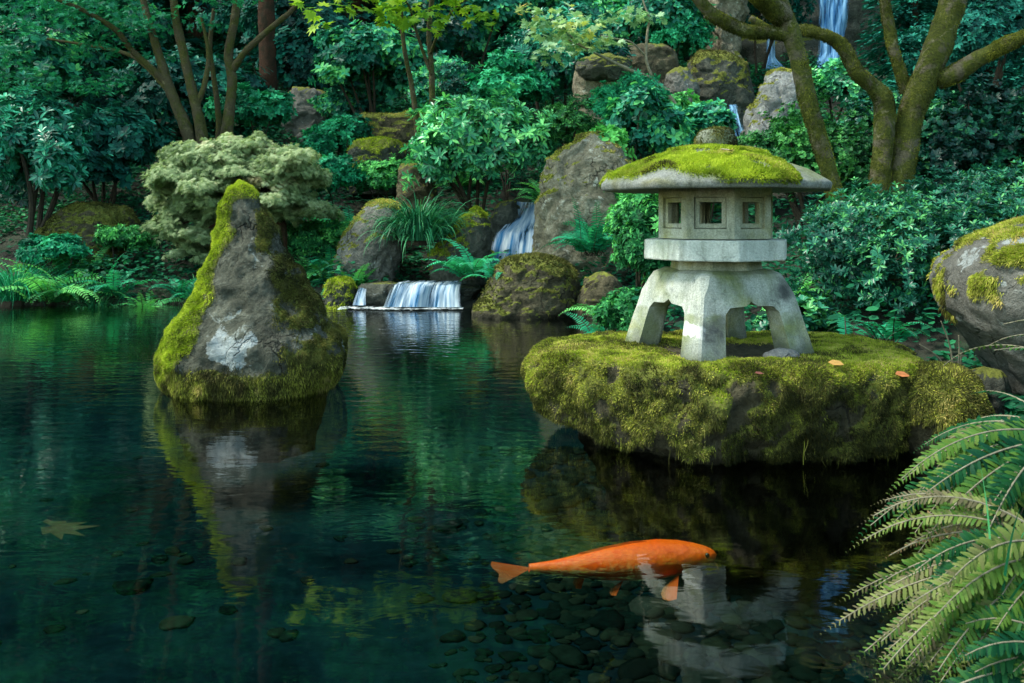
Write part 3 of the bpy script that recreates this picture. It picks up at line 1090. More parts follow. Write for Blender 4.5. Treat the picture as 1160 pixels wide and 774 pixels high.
def sq(r, soft):
    base = ngon(4, r, rot0)
    out = []
    for k in range(4):
        a = np.array(base[k]); b = np.array(base[(k + 1) % 4]); p = np.array(base[k - 1])
        out.append(tuple(a + soft * (p - a))); out.append(tuple(a + soft * (b - a)))
    return out


rings = []
for r, z in lay:
    rings.append([bm.verts.new((x, y, z)) for x, y in sq(r, 0.018 if z < 0.28 else 0.06)])
bm.faces.new(rings[0][::-1])
bm.faces.new(rings[-1])
for i in range(len(rings) - 1):
    for k in range(8):
        bm.faces.new((rings[i][k], rings[i][(k + 1) % 8], rings[i + 1][(k + 1) % 8], rings[i + 1][k]))
body = mesh_obj(bm)
bm = bmesh.new()
inn = [(.300, zl(.30)), (.235, zl(.60)), (.14, zl(.685))]
rings = [[bm.verts.new((x, y, z)) for x, y in ngon(4, r, rot0)] for r, z in inn]
bm.faces.new(rings[0][::-1]); bm.faces.new(rings[-1])
for i in range(2):
    for k in range(4):
        bm.faces.new((rings[i][k], rings[i][(k + 1) % 4], rings[i + 1][(k + 1) % 4], rings[i + 1][k]))
cutters = [mesh_obj(bm)]
zt = zl(.618)
for ax in (0, 1):
    a = R(rot0 + 45 + 90 * ax)
    dx = np.array([math.sin(a), -math.cos(a), 0])
    sx = np.array([math.cos(a), math.sin(a), 0])
    sec = [(-.178, zl(.30)), (-.172, zl(.39)), (-.150, zt - .075), (-.140, zt - .03), (-.112, zt - .004), (-.03, zt), (0, zt + .018), (.03, zt), (.112, zt - .004), (.140, zt - .03), (.150, zt - .075), (.172, zl(.39)), (.178, zl(.30))]
    bm = bmesh.new()
    va = [bm.verts.new(tuple(dx * .6 + sx * u + np.array([0, 0, z]))) for u, z in sec]
    vb = [bm.verts.new(tuple(-dx * .6 + sx * u + np.array([0, 0, z]))) for u, z in sec]
    bm.faces.new(va); bm.faces.new(vb[::-1])
    for k in range(len(sec)):
        bm.faces.new((va[k], vb[k], vb[(k + 1) % len(sec)], va[(k + 1) % len(sec)]))
    cutters.append(mesh_obj(bm))
boolean(body, cutters)
src = bmesh.new()
src.from_mesh(body.data)
me_ = body.data
bpy.data.objects.remove(body)
bpy.data.meshes.remove(me_)
zc = zl(.575)
# a pale lime patch and a dark stain on the front leg, as in the photograph
def pale_leg(c):
    p = np.array([-.165, -.385, zl(.525)])
    q = 1.0 - np.hypot((c[:, 0] - p[0]) / .05, (c[:, 2] - p[2]) / .042) + .6 * fbm(c * 24, 4, 3)
    return sstep(.1, .4, q) * (c[:, 1] < -.2)


def stain_leg(c):
    a = 1.2 - np.hypot((c[:, 0] + .085) / .06, (c[:, 2] - zl(.50)) / .09) + .8 * fbm(c * 16, 3, 8)
    b = 1.1 - np.hypot((c[:, 0] - .29) / .09, (c[:, 2] - zl(.70)) / .08) + .8 * fbm(c * 12, 3, 9)
    lo = sstep(.10, .0, c[:, 2] - .02 + .05 * fbm(c * 14, 3, 12)) * .7
    return np.maximum.reduce([sstep(.1, .8, a) * (c[:, 1] < -.15), sstep(.1, .8, b), lo])


def moss_leg(c):
    foot = sstep(.075, .0, c[:, 2] + .06 * fbm(c * 15, 3, 31)) * .8
    inner = sstep(.30, .22, np.hypot(c[:, 0], c[:, 1]) - .10 * (c[:, 2] < .2)) * sstep(-.25, .35, fbm(c * 9, 4, 33) + .2) * .6
    return np.maximum(foot, inner)


LAT = {'pale': pale_leg, 'stain': stain_leg, 'moss': moss_leg}
top = src.copy()
res = bmesh.ops.bisect_plane(top, geom=top.verts[:] + top.edges[:] + top.faces[:], plane_co=(0, 0, zc), plane_no=(0, 0, 1), clear_inner=True)
bm_obj('base', top, M['granite'], lan, smooth=True, sub=0.022, rough=0.0022, attrs=LAT, cusp=24)
for k in range(4):
    a = R(rot0 + 90 * k)
    lg = src.copy()
    bmesh.ops.bisect_plane(lg, geom=lg.verts[:] + lg.edges[:] + lg.faces[:], plane_co=(0, 0, zc), plane_no=(0, 0, 1), clear_outer=True)
    c = np.array([math.sin(a), -math.cos(a)])
    kill = [v for v in lg.verts if (v.co.x * c[0] + v.co.y * c[1]) < 0.70 * math.hypot(v.co.x, v.co.y)]
    bmesh.ops.delete(lg, geom=kill, context='VERTS')
    bm_obj('leg', lg, M['granite'], lan, smooth=True, sub=0.022, rough=0.0022, attrs=LAT, cusp=24)
src.free()
# neck, platform, light chamber
rot8 = 17 + VIEW
bm = bmesh.new()
prism(bm, ngon(8, .205, rot8 - 22), zl(.762), ngon(8, .198, rot8 - 22), zl(.807))
bm_obj('neck', bm, M['granite_y'], lan, bevel=0.006, sub=.03, rough=.002)
bm = bmesh.new()
prism(bm, ngon(8, .328, rot8), zl(.809), ngon(8, .328, rot8), zl(.898))
bm_obj('platform', bm, M['granite_clean'], lan, bevel=0.006, sub=.03, rough=.0018)
bm = bmesh.new()
prism(bm, ngon(8, .262, rot8), zl(.902), ngon(8, .262, rot8), zl(1.125))
box = mesh_obj(bm)
bm = bmesh.new()
prism(bm, ngon(8, .195, rot8), zl(.945), ngon(8, .195, rot8), zl(1.10))
cut = [mesh_obj(bm)]
zc1 = zl(1.014)
ap = .262 * math.cos(math.pi / 8)
for k in range(4):
    a = R(rot8 + 22.5 + 45 * k)
    dx = np.array([math.sin(a), -math.cos(a), 0]); sx = np.array([math.cos(a), math.sin(a), 0])
    bm = bmesh.new()
    hw, hz = .067, .068
    sec = [(-hw, -hz), (hw, -hz), (hw, hz), (-hw, hz)]
    va = [bm.verts.new(tuple(dx * .5 + sx * u + np.array([0, 0, zc1 + z]))) for u, z in sec]
    vb = [bm.verts.new(tuple(-dx * .5 + sx * u + np.array([0, 0, zc1 + z]))) for u, z in sec]
    bm.faces.new(va); bm.faces.new(vb[::-1])
    for q in range(4):
        bm.faces.new((va[q], vb[q], vb[(q + 1) % 4], va[(q + 1) % 4]))
    cut.append(mesh_obj(bm))
boolean(box, cut)
b2 = bmesh.new()
b2.from_mesh(box.data)
me_ = box.data
bpy.data.objects.remove(box)
bpy.data.meshes.remove(me_)
chamber = bm_obj('light_chamber', b2, M['granite_y'], lan, bevel=0.003)
for k in range(8):
    a = R(rot8 + 22.5 + 45 * k)
    dx = np.array([math.sin(a), -math.cos(a), 0]); sx = np.array([math.cos(a), math.sin(a), 0])
    bm = bmesh.new()
    ou, inr = .0655, .046
    f0, f1 = ap - .011, ap - .034
    lv = []
    for (h, dd) in ((ou, f0), (inr, f0), (inr, f1), (ou, f1)):
        lv.append([bm.verts.new(tuple(dx * dd + sx * (h * u) + np.array([0, 0, zc1 + h * z]))) for u, z in ((-1, -1), (1, -1), (1, 1), (-1, 1))])
    for i in range(4):
        A, B = lv[i], lv[(i + 1) % 4]
        for q in range(4):
            bm.faces.new((A[q], A[(q + 1) % 4], B[(q + 1) % 4], B[q]))
    bmesh.ops.recalc_face_normals(bm, faces=bm.faces)
    bm_obj('window_frame', bm, M['granite_y'], chamber, bevel=0.002)

# roof: soft octagonal umbrella
seg = 192
th = np.linspace(0, 2 * math.pi, seg, endpoint=False)
k8 = math.pi / 4
loc_a = (th - R(rot8)) % k8 - k8 / 2
octr = math.cos(k8 / 2) / np.cos(loc_a)
octr = 1 - (1 - octr / octr.max()) * 0.75
prof = [(0, 1.292), (.12, 1.290), (.225, 1.276), (.236, 1.262), (.35, 1.228), (.44, 1.190), (.495, 1.160), (.518, 1.145), (.522, 1.139), (.518, 1.118), (.515, 1.113), (.40, 1.122), (.30, 1.126), (0, 1.127)]
pr = np.array(prof)
tt = np.concatenate([[0], np.cumsum(np.hypot(np.diff(pr[:, 0]), np.diff(pr[:, 1])))])
ts = np.linspace(0, tt[-1], 110)
fr_, fz = np.interp(ts, tt, pr[:, 0]), np.interp(ts, tt, pr[:, 1])
V = np.zeros((110, seg, 3))
blend = (sstep(0.1, .4, fr_)[:, None] * octr[None] + (1 - sstep(0.1, .4, fr_))[:, None])
V[:, :, 0] = fr_[:, None] * blend * np.sin(th)
V[:, :, 1] = -fr_[:, None] * blend * np.cos(th)
V[:, :, 2] = fz[:, None] - LC[2]
V = V[::-1]
N = grid_normals(V); N[0] = (0, 0, -1); N[-1] = (0, 0, 1)
c = V.reshape(-1, 3); no = N.reshape(-1, 3)
c = c + no * (0.004 * fbm(c * 12, 4, 51))[:, None] * (np.abs(no[:, 2]) < .99)[:, None]
zz = c[:, 2] + LC[2]
rho = np.hypot(c[:, 0], c[:, 1])
tha = np.degrees(np.arctan2(c[:, 0], -c[:, 1])) - VIEW
edge = 0.488 + 0.045 * fbm(c * 8, 3, 71) + 0.05 * sstep(-60, -95, tha) + 0.10 * np.exp(-((tha - 22) / 16) ** 2) + 0.02 * np.exp(-((tha + 28) / 16) ** 2) * -2.2 - 0.28 * sstep(38, 62, tha) * sstep(175, 120, tha)
mossm = sstep(0.02, -0.02, rho - edge) * (no[:, 2] > .1) * (zz > 1.13)
bare = sstep(.1, .4, 1 - np.hypot((c[:, 0] - .10) / .13, (c[:, 1] + .10) / .12) + .4 * fbm(c * 14, 3, 5))
mossm = mossm * (1 - .85 * bare * (rho < .30))
mossm = mossm * sstep(-.42, -.12, fbm(c * 10, 4, 93) + .12)
thin = 0.45 * sstep(38, 62, tha) * (no[:, 2] > .2) * (rho < .5)
att = np.maximum(mossm, thin)
c2 = c + no * (mossm * (0.008 + 0.018 * (0.5 + 0.5 * fbm(c * 17, 3, 81))))[:, None]
i = np.arange(110 * seg).reshape(110, seg); j = np.roll(i, -1, axis=1)
Fq = np.stack([i[:-1], j[:-1], j[1:], i[1:]], -1).reshape(-1, 4)
g = Geo()
g.add(c2, [Fq])
roof = g.build('roof', M['granite_dark'], lan, smooth=True, attrs={'moss': att, 'pale': np.zeros(len(c2)), 'stain': np.zeros(len(c2))})
moss_blades(c2, no, Fq, mossm, 80000, 0.012, 0.003, 0.6, 0.3, 301, c2).build('moss', M['moss_y'], roof)
moss_blades(c2, no, Fq, np.maximum(mossm * (0.5 + nz(c2, 6, 4)), 0), 30000, 0.013, 0.003, 0.6, 0.45, 302, c2).build('moss', M['moss_o'], roof)
# finial
rings_, sg = 30, 60
V = np.zeros((rings_, sg, 3))
tq = np.linspace(0, 1, rings_)
pr = np.array([(0, 1.398), (.04, 1.396), (.072, 1.383), (.088, 1.355), (.090, 1.330), (.084, 1.305), (.075, 1.27)])
tt = np.concatenate([[0], np.cumsum(np.hypot(np.diff(pr[:, 0]), np.diff(pr[:, 1])))])
fr_, fz = np.interp(tq * tt[-1], tt, pr[:, 0]), np.interp(tq * tt[-1], tt, pr[:, 1])
th = np.linspace(0, 2 * math.pi, sg, endpoint=False)
V[:, :, 0] = fr_[:, None] * np.cos(th); V[:, :, 1] = fr_[:, None] * np.sin(th); V[:, :, 2] = fz[:, None] - LC[2]
V = V[::-1]
N = grid_normals(V); N[0] = (0, 0, -1); N[-1] = (0, 0, 1)
c = V.reshape(-1, 3); no = N.reshape(-1, 3)
c = c + no * (.006 * fbm(c * 18, 3, 5))[:, None]
i = np.arange(rings_ * sg).reshape(rings_, sg); j = np.roll(i, -1, axis=1)
Fq = np.stack([i[:-1], j[:-1], j[1:], i[1:]], -1).reshape(-1, 4)
mm = np.clip(.55 + .5 * nz(c, 14, 3), 0, 1)
g = Geo(); g.add(c, [Fq])
fin = g.build('finial', M['granite_dark'], lan, smooth=True, attrs={'moss': mm * .8, 'pale': np.zeros(len(c)), 'stain': np.zeros(len(c))})
moss_blades(c, no, Fq, mm, 5000, .009, .003, .5, .2, 77, c).build('moss', M['moss_d'], fin)

# ------------------------------------------------------------------ other rocks
def top_moss(amount=0.35, f=4, s=3, lo=0.1):
    def fn(c, n):
        z0, z1 = c[:, 2].min(), c[:, 2].max()
        return sstep(lo, lo + .45, n[:, 2] * .9 + 0.6 * nz(c, f, s) + amount - 0.35)
    return fn


def rr_(name, label, rows, d, depth, mat, seed, amt=0.3, blades=None, cat='boulder', **kw):
    kw.setdefault('sink', 0.35)
    kw.setdefault('disp', (0.09, 0.13, 0.05))
    return profile_rock(name, label, rows, d, depth, mat, seed, moss_fn=top_moss(amt, kw.pop('mf', 4), seed), blade=blades, cat=cat, **kw)


def moss_right(c, n):
    m = sstep(.12, .5, n[:, 2] * .40 + 1.1 * nz(c, 7.5, 6, 4) - .06) * sstep(.42, .66, c[:, 2] + .10 * nz(c, 5, 2))
    edge = sstep(P(1096, 0, 3.9)[0], P(1080, 0, 3.9)[0], c[:, 0] + .06 * nz(c, 8, 9)) * sstep(.4, .6, c[:, 2]) * sstep(-.3, .2, nz(c, 10, 19))
    return np.maximum(m, edge * .9)


def pale_right(c, n):
    q = nz(c, 6, 31) + .25 * nz(c, 25, 32)
    return .55 * sstep(.10, .4, q) * sstep(.5, .7, c[:, 2])


profile_rock('leaning_boulder', 'big grey boulder jutting in at the right edge, blotched with moss and pale lichen',
             [(250, 1186, 1215), (258, 1160, 1255), (268, 1124, 1280), (282, 1098, 1300), (300, 1082, 1310), (320, 1076, 1315), (345, 1079, 1318), (370, 1094, 1318), (395, 1116, 1315), (420, 1134, 1312), (440, 1145, 1308), (465, 1156, 1300)],
             3.9, 0.5, 'rock_grey', 41, rings=110, seg=180, sink=.25, moss_fn=moss_right, pale_fn=pale_right, disp=(.05, .10, .02), puff=.02,
             blade=[('moss_o', 32000, .017, .0034, 1.0, .25), ('moss_y', 18000, .013, .0034, .4, .55)], cat='boulder')
profile_rock('mossy_rock', 'rounded olive moss rock squeezed against the right end of the lantern boulder',
             [(418, 1045, 1075), (426, 1030, 1092), (440, 1022, 1102), (460, 1018, 1108), (485, 1020, 1110), (505, 1028, 1108), (522, 1040, 1104)], 3.66, .22, 'rock_brown', 47, rings=80, seg=120, sink=.2,
             moss_fn=lambda c, n: sstep(-.75, .0, n[:, 2] + .7 * nz(c, 6, 2)) * sstep(.03, .09, c[:, 2]), puff=.02,
             blade=[('moss_d', 26000, .014, .0032, .8, .2), ('moss_o', 14000, .014, .0032, .6, .4)], cat='rock')
rr_('wet_stone', 'small dark wet stone wedged under the leaning boulder', [(418, 1108, 1120), (426, 1098, 1132), (440, 1094, 1140), (458, 1096, 1142)], 3.75, .12, 'rock_dark', 48, .1, cat='stone', rings=40, seg=60)
SM = lambda n, k='moss_o', L=.03: [(k, n, L, .008, .8, .3)]
rr_('angled_boulder', 'grey wedge shaped boulder with a yellow mossy crown left of the sedge', [(228, 424, 444), (236, 414, 455), (250, 402, 459), (268, 392, 460), (285, 384, 459), (300, 378, 455)], 10.7, .42, 'rock_grey', 51, .22, SM(5000), mf=2.5)
rr_('pillar_rock', 'narrow upright brown rock behind the sedge clump', [(186, 458, 480), (194, 452, 490), (215, 451, 496), (240, 450, 498)], 12.0, .3, 'rock_brown', 52, .15, cat='rock')
rr_('pointed_rock', 'dark pointed rock with mossy left slope beside the upper cascade', [(236, 536, 541), (244, 528, 550), (258, 512, 555), (275, 500, 557), (290, 492, 556), (306, 486, 552)], 10.6, .35, 'rock_dark', 53, .3, SM(6000, 'moss_y'), mf=3, cat='rock')
rr_('pool_boulder', 'low broad brown boulder in front of the upper cascade at the waterline', [(290, 590, 622), (296, 572, 640), (306, 562, 650), (322, 556, 656), (340, 545, 657), (352, 536, 655), (362, 536, 652)], 9.05, .5, 'rock_brown', 54, .32, SM(9000, 'moss_d'), mf=2, rings=80, seg=130)
rr_('upright_boulder', 'tall pale streaked boulder standing right of the upper cascade', [(153, 660, 676), (160, 648, 694), (172, 632, 704), (185, 622, 712), (205, 616, 722), (230, 613, 726), (260, 610, 724), (292, 608, 716)], 10.3, .55, 'rock_tan', 55, .12, SM(9000, 'moss_o'), mf=2.2, rings=100, seg=150, n_exp=3.2, disp=(.06, .16, .05))
rr_('brown_stone', 'small tan stone at the waterline right of the pool boulder', [(308, 676, 690), (316, 664, 700), (332, 655, 706), (348, 650, 708), (358, 648, 708)], 8.8, .22, 'rock_brown', 56, .1, cat='stone')
rr_('mossy_hump', 'rounded rock with a bright moss cap above the fern bank', [(157, 420, 440), (163, 404, 452), (172, 396, 456), (186, 393, 458), (195, 393, 458)], 13.2, .4, 'rock_dark', 57, .45, SM(6000, 'moss_y'), cat='rock')
rr_('back_rock', 'flat topped grey rock in the shade beyond the pale laceleaf maple', [(101, 334, 360), (106, 328, 368), (118, 324, 374), (135, 321, 377), (150, 320, 378)], 16, .4, 'rock_grey', 58, .05, cat='rock')
rr_('slab_rock', 'upright rectangular brown rock under the pale maple branch', [(72, 664, 690), (80, 656, 702), (90, 652, 702), (120, 652, 698), (150, 654, 696), (170, 652, 697)], 13.4, .4, 'rock_tan', 59, .05, n_exp=3.4, cat='rock')
rr_('overhang_rock', 'dark slanting rock lying on top of the rectangular rock', [(64, 672, 694), (70, 656, 712), (80, 652, 716), (92, 660, 706)], 13.1, .35, 'rock_dark', 60, .2, sink=.02, cat='rock')
rr_('dome_boulder', 'big dark boulder capped with moss uphill of the lantern roof', [(59, 796, 815), (66, 786, 832), (76, 781, 846), (95, 780, 850), (115, 781, 852), (130, 780, 852)], 14.8, .5, 'rock_dark', 61, .3, SM(6000, 'moss_d'))
rr_('split_rock', 'knobbly grey rock left of the big dark mossy boulder', [(78, 764, 776), (84, 756, 784), (98, 752, 788), (118, 750, 788), (130, 750, 788)], 14.2, .3, 'rock_grey', 62, .1, cat='rock')
rr_('pointed_boulder', 'pale pointed boulder with yellow lichen behind the leaning trunk', [(79, 878, 892), (84, 869, 903), (95, 864, 912), (115, 856, 918), (135, 848, 922), (152, 841, 924), (170, 836, 924)], 11.8, .45, 'rock_pale', 63, .12, SM(3000), mf=2.5)
rr_('cliff_rock', 'yellowish cliff rock at the top beside the thin waterfall', [(-60, 806, 850), (-20, 800, 852), (10, 798, 846), (30, 800, 838), (62, 800, 834), (80, 798, 834)], 18.2, .7, 'rock_tan', 64, .15, n_exp=3.2, cat='cliff')
rr_('cliff_wall', 'dark wet cliff behind the tall waterfall', [(-160, 850, 1010), (-60, 846, 1010), (20, 842, 1010), (80, 838, 1010), (130, 836, 1010)], 21.6, .8, 'rock_dark', 65, .1, n_exp=3.6, cat='cliff', sink=.5)
rr_('edge_stone', 'low mossy stone at the left end of the lower cascade', [(317, 380, 394), (323, 374, 399), (334, 370, 402), (348, 370, 401)], 9.75, .2, 'rock_dark', 66, .5, SM(3000, 'moss_y'), cat='stone')
rr_('ledge_stone', 'flat dark ledge stone the lower cascade spills over', [(321, 412, 540), (326, 404, 548), (338, 404, 540), (350, 406, 536)], 10.0, .32, 'rock_dark', 67, -.4, cat='stone', rings=40, n_exp=3)
rr_('shade_mound', 'dark mossy mound rock under the left rhododendron', [(232, 95, 125), (240, 70, 140), (252, 55, 150), (270, 50, 156), (290, 48, 158)], 11.6, .5, 'rock_brown', 68, .5, SM(9000, 'moss_d'), cat='rock')
rr_('shelf_rock', 'brown mossy shelf rock behind the bright rhododendron', [(131, 415, 490), (136, 408, 496), (150, 406, 498), (170, 406, 498)], 14.4, .5, 'rock_brown', 69, .45, SM(6000, 'moss_o'), n_exp=3.4, cat='rock')
rr_('dark_rock', 'dark wet rock in the shade left of the upper cascade', [(228, 570, 585), (236, 560, 590), (255, 556, 592), (280, 556, 592)], 11.7, .35, 'rock_dark', 70, .1, cat='rock')
rr_('bank_rock', 'rust brown bank of rock above the lantern roof at the top', [(54, 706, 752), (60, 700, 764), (74, 698, 768), (92, 696, 768)], 15.6, .5, 'rock_brown', 71, .0, cat='rock')

# small litter on the island boulder
def leaf_litter(name, label, p, size, yaw, col, tmpl=T_OVAL, curl=0.0, cat='leaf', mat=None):
    V0, Fs = tmpl
    g = Geo()
    v = V0.copy()
    v[:, 0] -= .5
    ca, sa = math.cos(yaw), math.sin(yaw)
    w = v.copy()
    w[:, 0] = ca * v[:, 0] - sa * v[:, 1]
    w[:, 1] = sa * v[:, 0] + ca * v[:, 1]
    w[:, 2] = v[:, 2] * 2 + curl * v[:, 1] + .3 * v[:, 0] ** 2
    a = w * size
    lo = a.copy(); lo[:, 2] -= .0012
    g.add(a, Fs, .5)
    g.add(lo, [f[:, ::-1] for f in Fs], .5)
    o = g.build(name, mat or plain_mat(name, tuple(.6 * x for x in col), col, .6, 40, .3, 0), loc=(0, 0, 0))
    o.location = tuple(float(x) for x in p)
    return tag(o, label, cat)


def on_island(px, py):
    # nearest top point of the boulder that projects on the pixel
    u = (isl_c[:, 0] / isl_c[:, 1]) * F + 580
    v = HOR - (isl_c[:, 2] - H) / isl_c[:, 1] * F
    dd = np.hypot(u - px, v - py) + 400 * np.maximum(0, .2 - isl_n[:, 2]) 
    k = dd.argmin()
    return isl_c[k]


leaf_litter('fallen_leaf', 'orange fallen leaf at the right end of the lantern boulder', on_island(1020, 432) + np.array([0.02, 0, .03]), .065, .2, (.55, .19, .06), curl=.5)
leaf_litter('fallen_leaf', 'slim ochre fallen leaf on the moss right of the lantern', on_island(948, 424) + np.array([0, 0, .03]), .06, -.3, (.42, .24, .06), curl=.5)
leaf_litter('fallen_leaf', 'reddish fallen leaf on the moss right of the front leg', on_island(862, 432) + np.array([0, 0, .03]), .04, .3, (.20, .07, .05), curl=.3)
leaf_litter('fallen_leaf', 'pale tan fallen leaf lying by the right leg of the lantern', on_island(905, 412) + np.array([0, 0, .03]), .045, 1.3, (.30, .22, .14), curl=.3)
leaf_litter('fallen_leaf', 'pale dry leaf lying on the lantern roof', LC + np.array([-.03, -.33, 1.238 - LC[2] + .035]), .06, .3, (.55, .44, .34), curl=.2)
pp = P(885, 407, 3.70)
rg = np.random.default_rng(9)
V = np.zeros((16, 30, 3)); ph = np.linspace(0, math.pi, 16); th = np.linspace(0, 2 * math.pi, 30, endpoint=False)
V[:, :, 0] = .075 * np.sin(ph)[:, None] * np.cos(th); V[:, :, 1] = .05 * np.sin(ph)[:, None] * np.sin(th); V[:, :, 2] = -.028 * np.cos(ph)[:, None]
V += np.array([pp[0], pp[1], .415])
finish_rock('pale_stone', 'small pale flat stone on the moss by the lantern right leg', V, 'rock_pale', 91, .07, cat='stone', disp=(.1, .1, .03))
leaf_litter('sunken_leaf', 'brown maple leaf sunk in the water at left', P(62, 590, 2.95) * np.array([1, 1, 0]) + np.array([0, .15, -.09]), .15, .4, (.055, .045, .014), tmpl=T_STAR)

# ------------------------------------------------------------------ koi
KA, KB = P(800, 624, 2.78), P(590, 636, 2.78)
kz = -0.085
def koi():
    nose = np.array([(812 - 580) / F * 2.83, 2.83, kz])
    tail = np.array([(598 - 580) / F * 2.74, 2.74, kz])
    base = (nose + tail) / 2
    t = thing('koi_fish', 'bright orange koi swimming just under the surface', 'fish', base)
    ax = nose - tail
    L = np.linalg.norm(ax)
    ax /= L
    sd_ = np.array([-ax[1], ax[0], 0])          # towards the far side
    n, m = 60, 36
    s = np.linspace(0, 1, n)                     # 0 nose, 1 tail root
    w = np.interp(s, [0, .02, .06, .12, .2, .32, .45, .6, .75, .88, 1], [0.0, .022, .036, .048, .058, .064, .062, .050, .034, .020, .012])
    hgt = np.interp(s, [0, .02, .06, .12, .2, .32, .45, .6, .75, .88, 1], [0.0, .017, .028, .039, .050, .058, .057, .048, .034, .021, .013])
    bend = .035 * np.sin((s - .15) * 3.0) * s
    th = np.linspace(0, 2 * math.pi, m, endpoint=False)
    V = np.zeros((n, m, 3))
    for i in range(n):
        c0 = nose - ax * (s[i] * L) - sd_ * bend[i] - base
        V[i] = c0 + np.outer(np.cos(th) * w[i], sd_) + np.outer(np.sin(th) * hgt[i], [0, 0, 1])
    i = np.arange(n * m).reshape(n, m); j = np.roll(i, -1, axis=1)
    Fq = np.stack([i[:-1], i[1:], j[1:], j[:-1]], -1).reshape(-1, 4)
    g = Geo(); g.add(V.reshape(-1, 3), [Fq])
    tm = NT('koi skin')
    co = tm.n('TexCoord').outputs['Object']
    vo = tm.n('TexVoronoi'); vo.inputs['Scale'].default_value = 75
    tm.l(co, vo.inputs['Vector'])
    sx = tm.n('SeparateXYZ'); tm.l(co, sx.inputs[0])
    c = tm.ramp(tm.noise(7, 4, .6, co), [(.3, (.98, .095, .002)), (.7, (1.0, .14, .004))])
    c = tm.mixc(tm.ramp(vo.outputs['Distance'], [(.35, (0, 0, 0)), (.75, (.32, .32, .32))]), c, (.65, .05, .002))
    c = tm.mixc(tm.ramp(tm.math('MULTIPLY', sx.outputs['Z'], -12, True), [(.35, (0, 0, 0)), (.9, (.6, .6, .6))]), c, (.75, .42, .16))
    bs = tm.n('BsdfPrincipled'); bs.inputs['Roughness'].default_value = .35
    tm.l(c, bs.inputs['Base Color'])
    tm.l(tm.bump(vo.outputs['Distance'], .28, .004), bs.inputs['Normal'])
    tm.l(bs.outputs[0], tm.out.inputs[0])
    g.build('body', tm.m, t, smooth=True)
    fm = leaf_mat('koi fin', [(0, (.75, .09, .006)), (.5, (.75, .16, .02)), (1, (.70, .34, .14))], .4, .3, .4)
    ft = fm.node_tree
    fo_ = next(n for n in ft.nodes if n.type == 'OUTPUT_MATERIAL')
    src_ = fo_.inputs[0].links[0].from_socket
    ftp = ft.nodes.new('ShaderNodeBsdfTransparent')
    fmx = ft.nodes.new('ShaderNodeMixShader')
    fat = ft.nodes.new('ShaderNodeAttribute')
    fat.attribute_name = 'var'
    fml = ft.nodes.new('ShaderNodeMath')
    fml.operation = 'MULTIPLY'
    fml.inputs[1].default_value = 0.8
    ft.links.new(fat.outputs['Fac'], fml.inputs[0])
    ft.links.new(fml.outputs[0], fmx.inputs[0])
    ft.links.new(src_, fmx.inputs[1])
    ft.links.new(ftp.outputs[0], fmx.inputs[2])
    ft.links.new(fmx.outputs[0], fo_.inputs[0])

    def fin(name, root, d1, d2, lens, th_=.003):
        """fan of rays: root point, from direction d1 to d2"""
        g = Geo()
        k = len(lens)
        pts = [root]
        for q in range(k):
            u = q / (k - 1)
            d = nrm((1 - u) * np.asarray(d1, float) + u * np.asarray(d2, float))
            pts.append(root + d * lens[q])
        pts = np.array(pts)
        nn = nrm(np.cross(pts[1] - root, pts[-1] - root))
        a = pts + nn * th_ / 2 * np.array([1] + [.4] * k)[:, None]
        b = pts - nn * th_ / 2 * np.array([1] + [.4] * k)[:, None]
        f = np.array([[0, q, q + 1] for q in range(1, k)])
        va = np.concatenate([[0.1], np.linspace(.4, 1, k)])
        o = len(a)
        side = np.array([[q, q + o, q + 1 + o, q + 1] for q in range(1, k)] + [[0, o, 1 + o, 1], [k, k + o, o, 0]])
        g.add(np.vstack([a, b]), [f, f[:, ::-1] + o, side], np.tile(va, 2))
        return g.build(name, fm, t)
    tr = nose - ax * L * .985 - sd_ * bend[-1] - base
    up = np.array([0, 0, 1.0])
    fin('tail_fin', tr, -ax * 1 + up * .16 + .16 * sd_, -ax * 1 - up * .34 - .26 * sd_, [.125, .128, .122, .112, .104, .106, .112, .112, .104])
    # dorsal fin: strip along the back
    g = Geo()
    ss = np.linspace(.36, .72, 14)
    lo, hi = [], []
    for q in ss:
        c0 = nose - ax * (q * L) - sd_ * np.interp(q, s, bend) - base
        hh = np.interp(q, s, hgt)
        lo.append(c0 + up * hh * .93)
        hi.append(c0 - ax * .02 + up * (hh + .006 * math.sin(min(1, (q - .34) / .1) * math.pi / 2) * (1 - .6 * (q - .36) / .36)))
    lo, hi = np.array(lo), np.array(hi)
    k = len(lo)
    V = np.vstack([lo - sd_ * .002, hi - sd_ * .0008, lo + sd_ * .002, hi + sd_ * .0008])
    f = [[q, q + 1, k + q + 1, k + q] for q in range(k - 1)] + [[2 * k + q + 1, 2 * k + q, 3 * k + q, 3 * k + q + 1] for q in range(k - 1)] + [[k + q, k + q + 1, 3 * k + q + 1, 3 * k + q] for q in range(k - 1)]
    g.add(V, [np.array(f)], .4)
    g.build('dorsal_fin', fm, t)
    for sgn in (-1, 1):
        c0 = nose - ax * (.235 * L) - base
        fin('pectoral_fin', c0 + sgn * sd_ * .052 - up * .035, sgn * sd_ * .8 - ax * .35 - up * .35, -ax + sgn * sd_ * .35 - up * .5, [.10, .108, .105, .09, .07])
        c0 = nose - ax * (.52 * L) - base
        fin('pelvic_fin', c0 + sgn * sd_ * .035 - up * .05, sgn * sd_ * .6 - ax * .5 - up * .4, -ax + sgn * sd_ * .25 - up * .4, [.06, .065, .06, .05])
        # eye
        c0 = nose - ax * (.075 * L) - base + sgn * sd_ * .036 + up * .014
        bm = bmesh.new()
        bmesh.ops.create_uvsphere(bm, u_segments=12, v_segments=8, radius=.0075)
        bmesh.ops.translate(bm, verts=bm.verts, vec=tuple(c0))
        bm_obj('eye', bm, M['eye'], t, smooth=True)
        g = Geo()
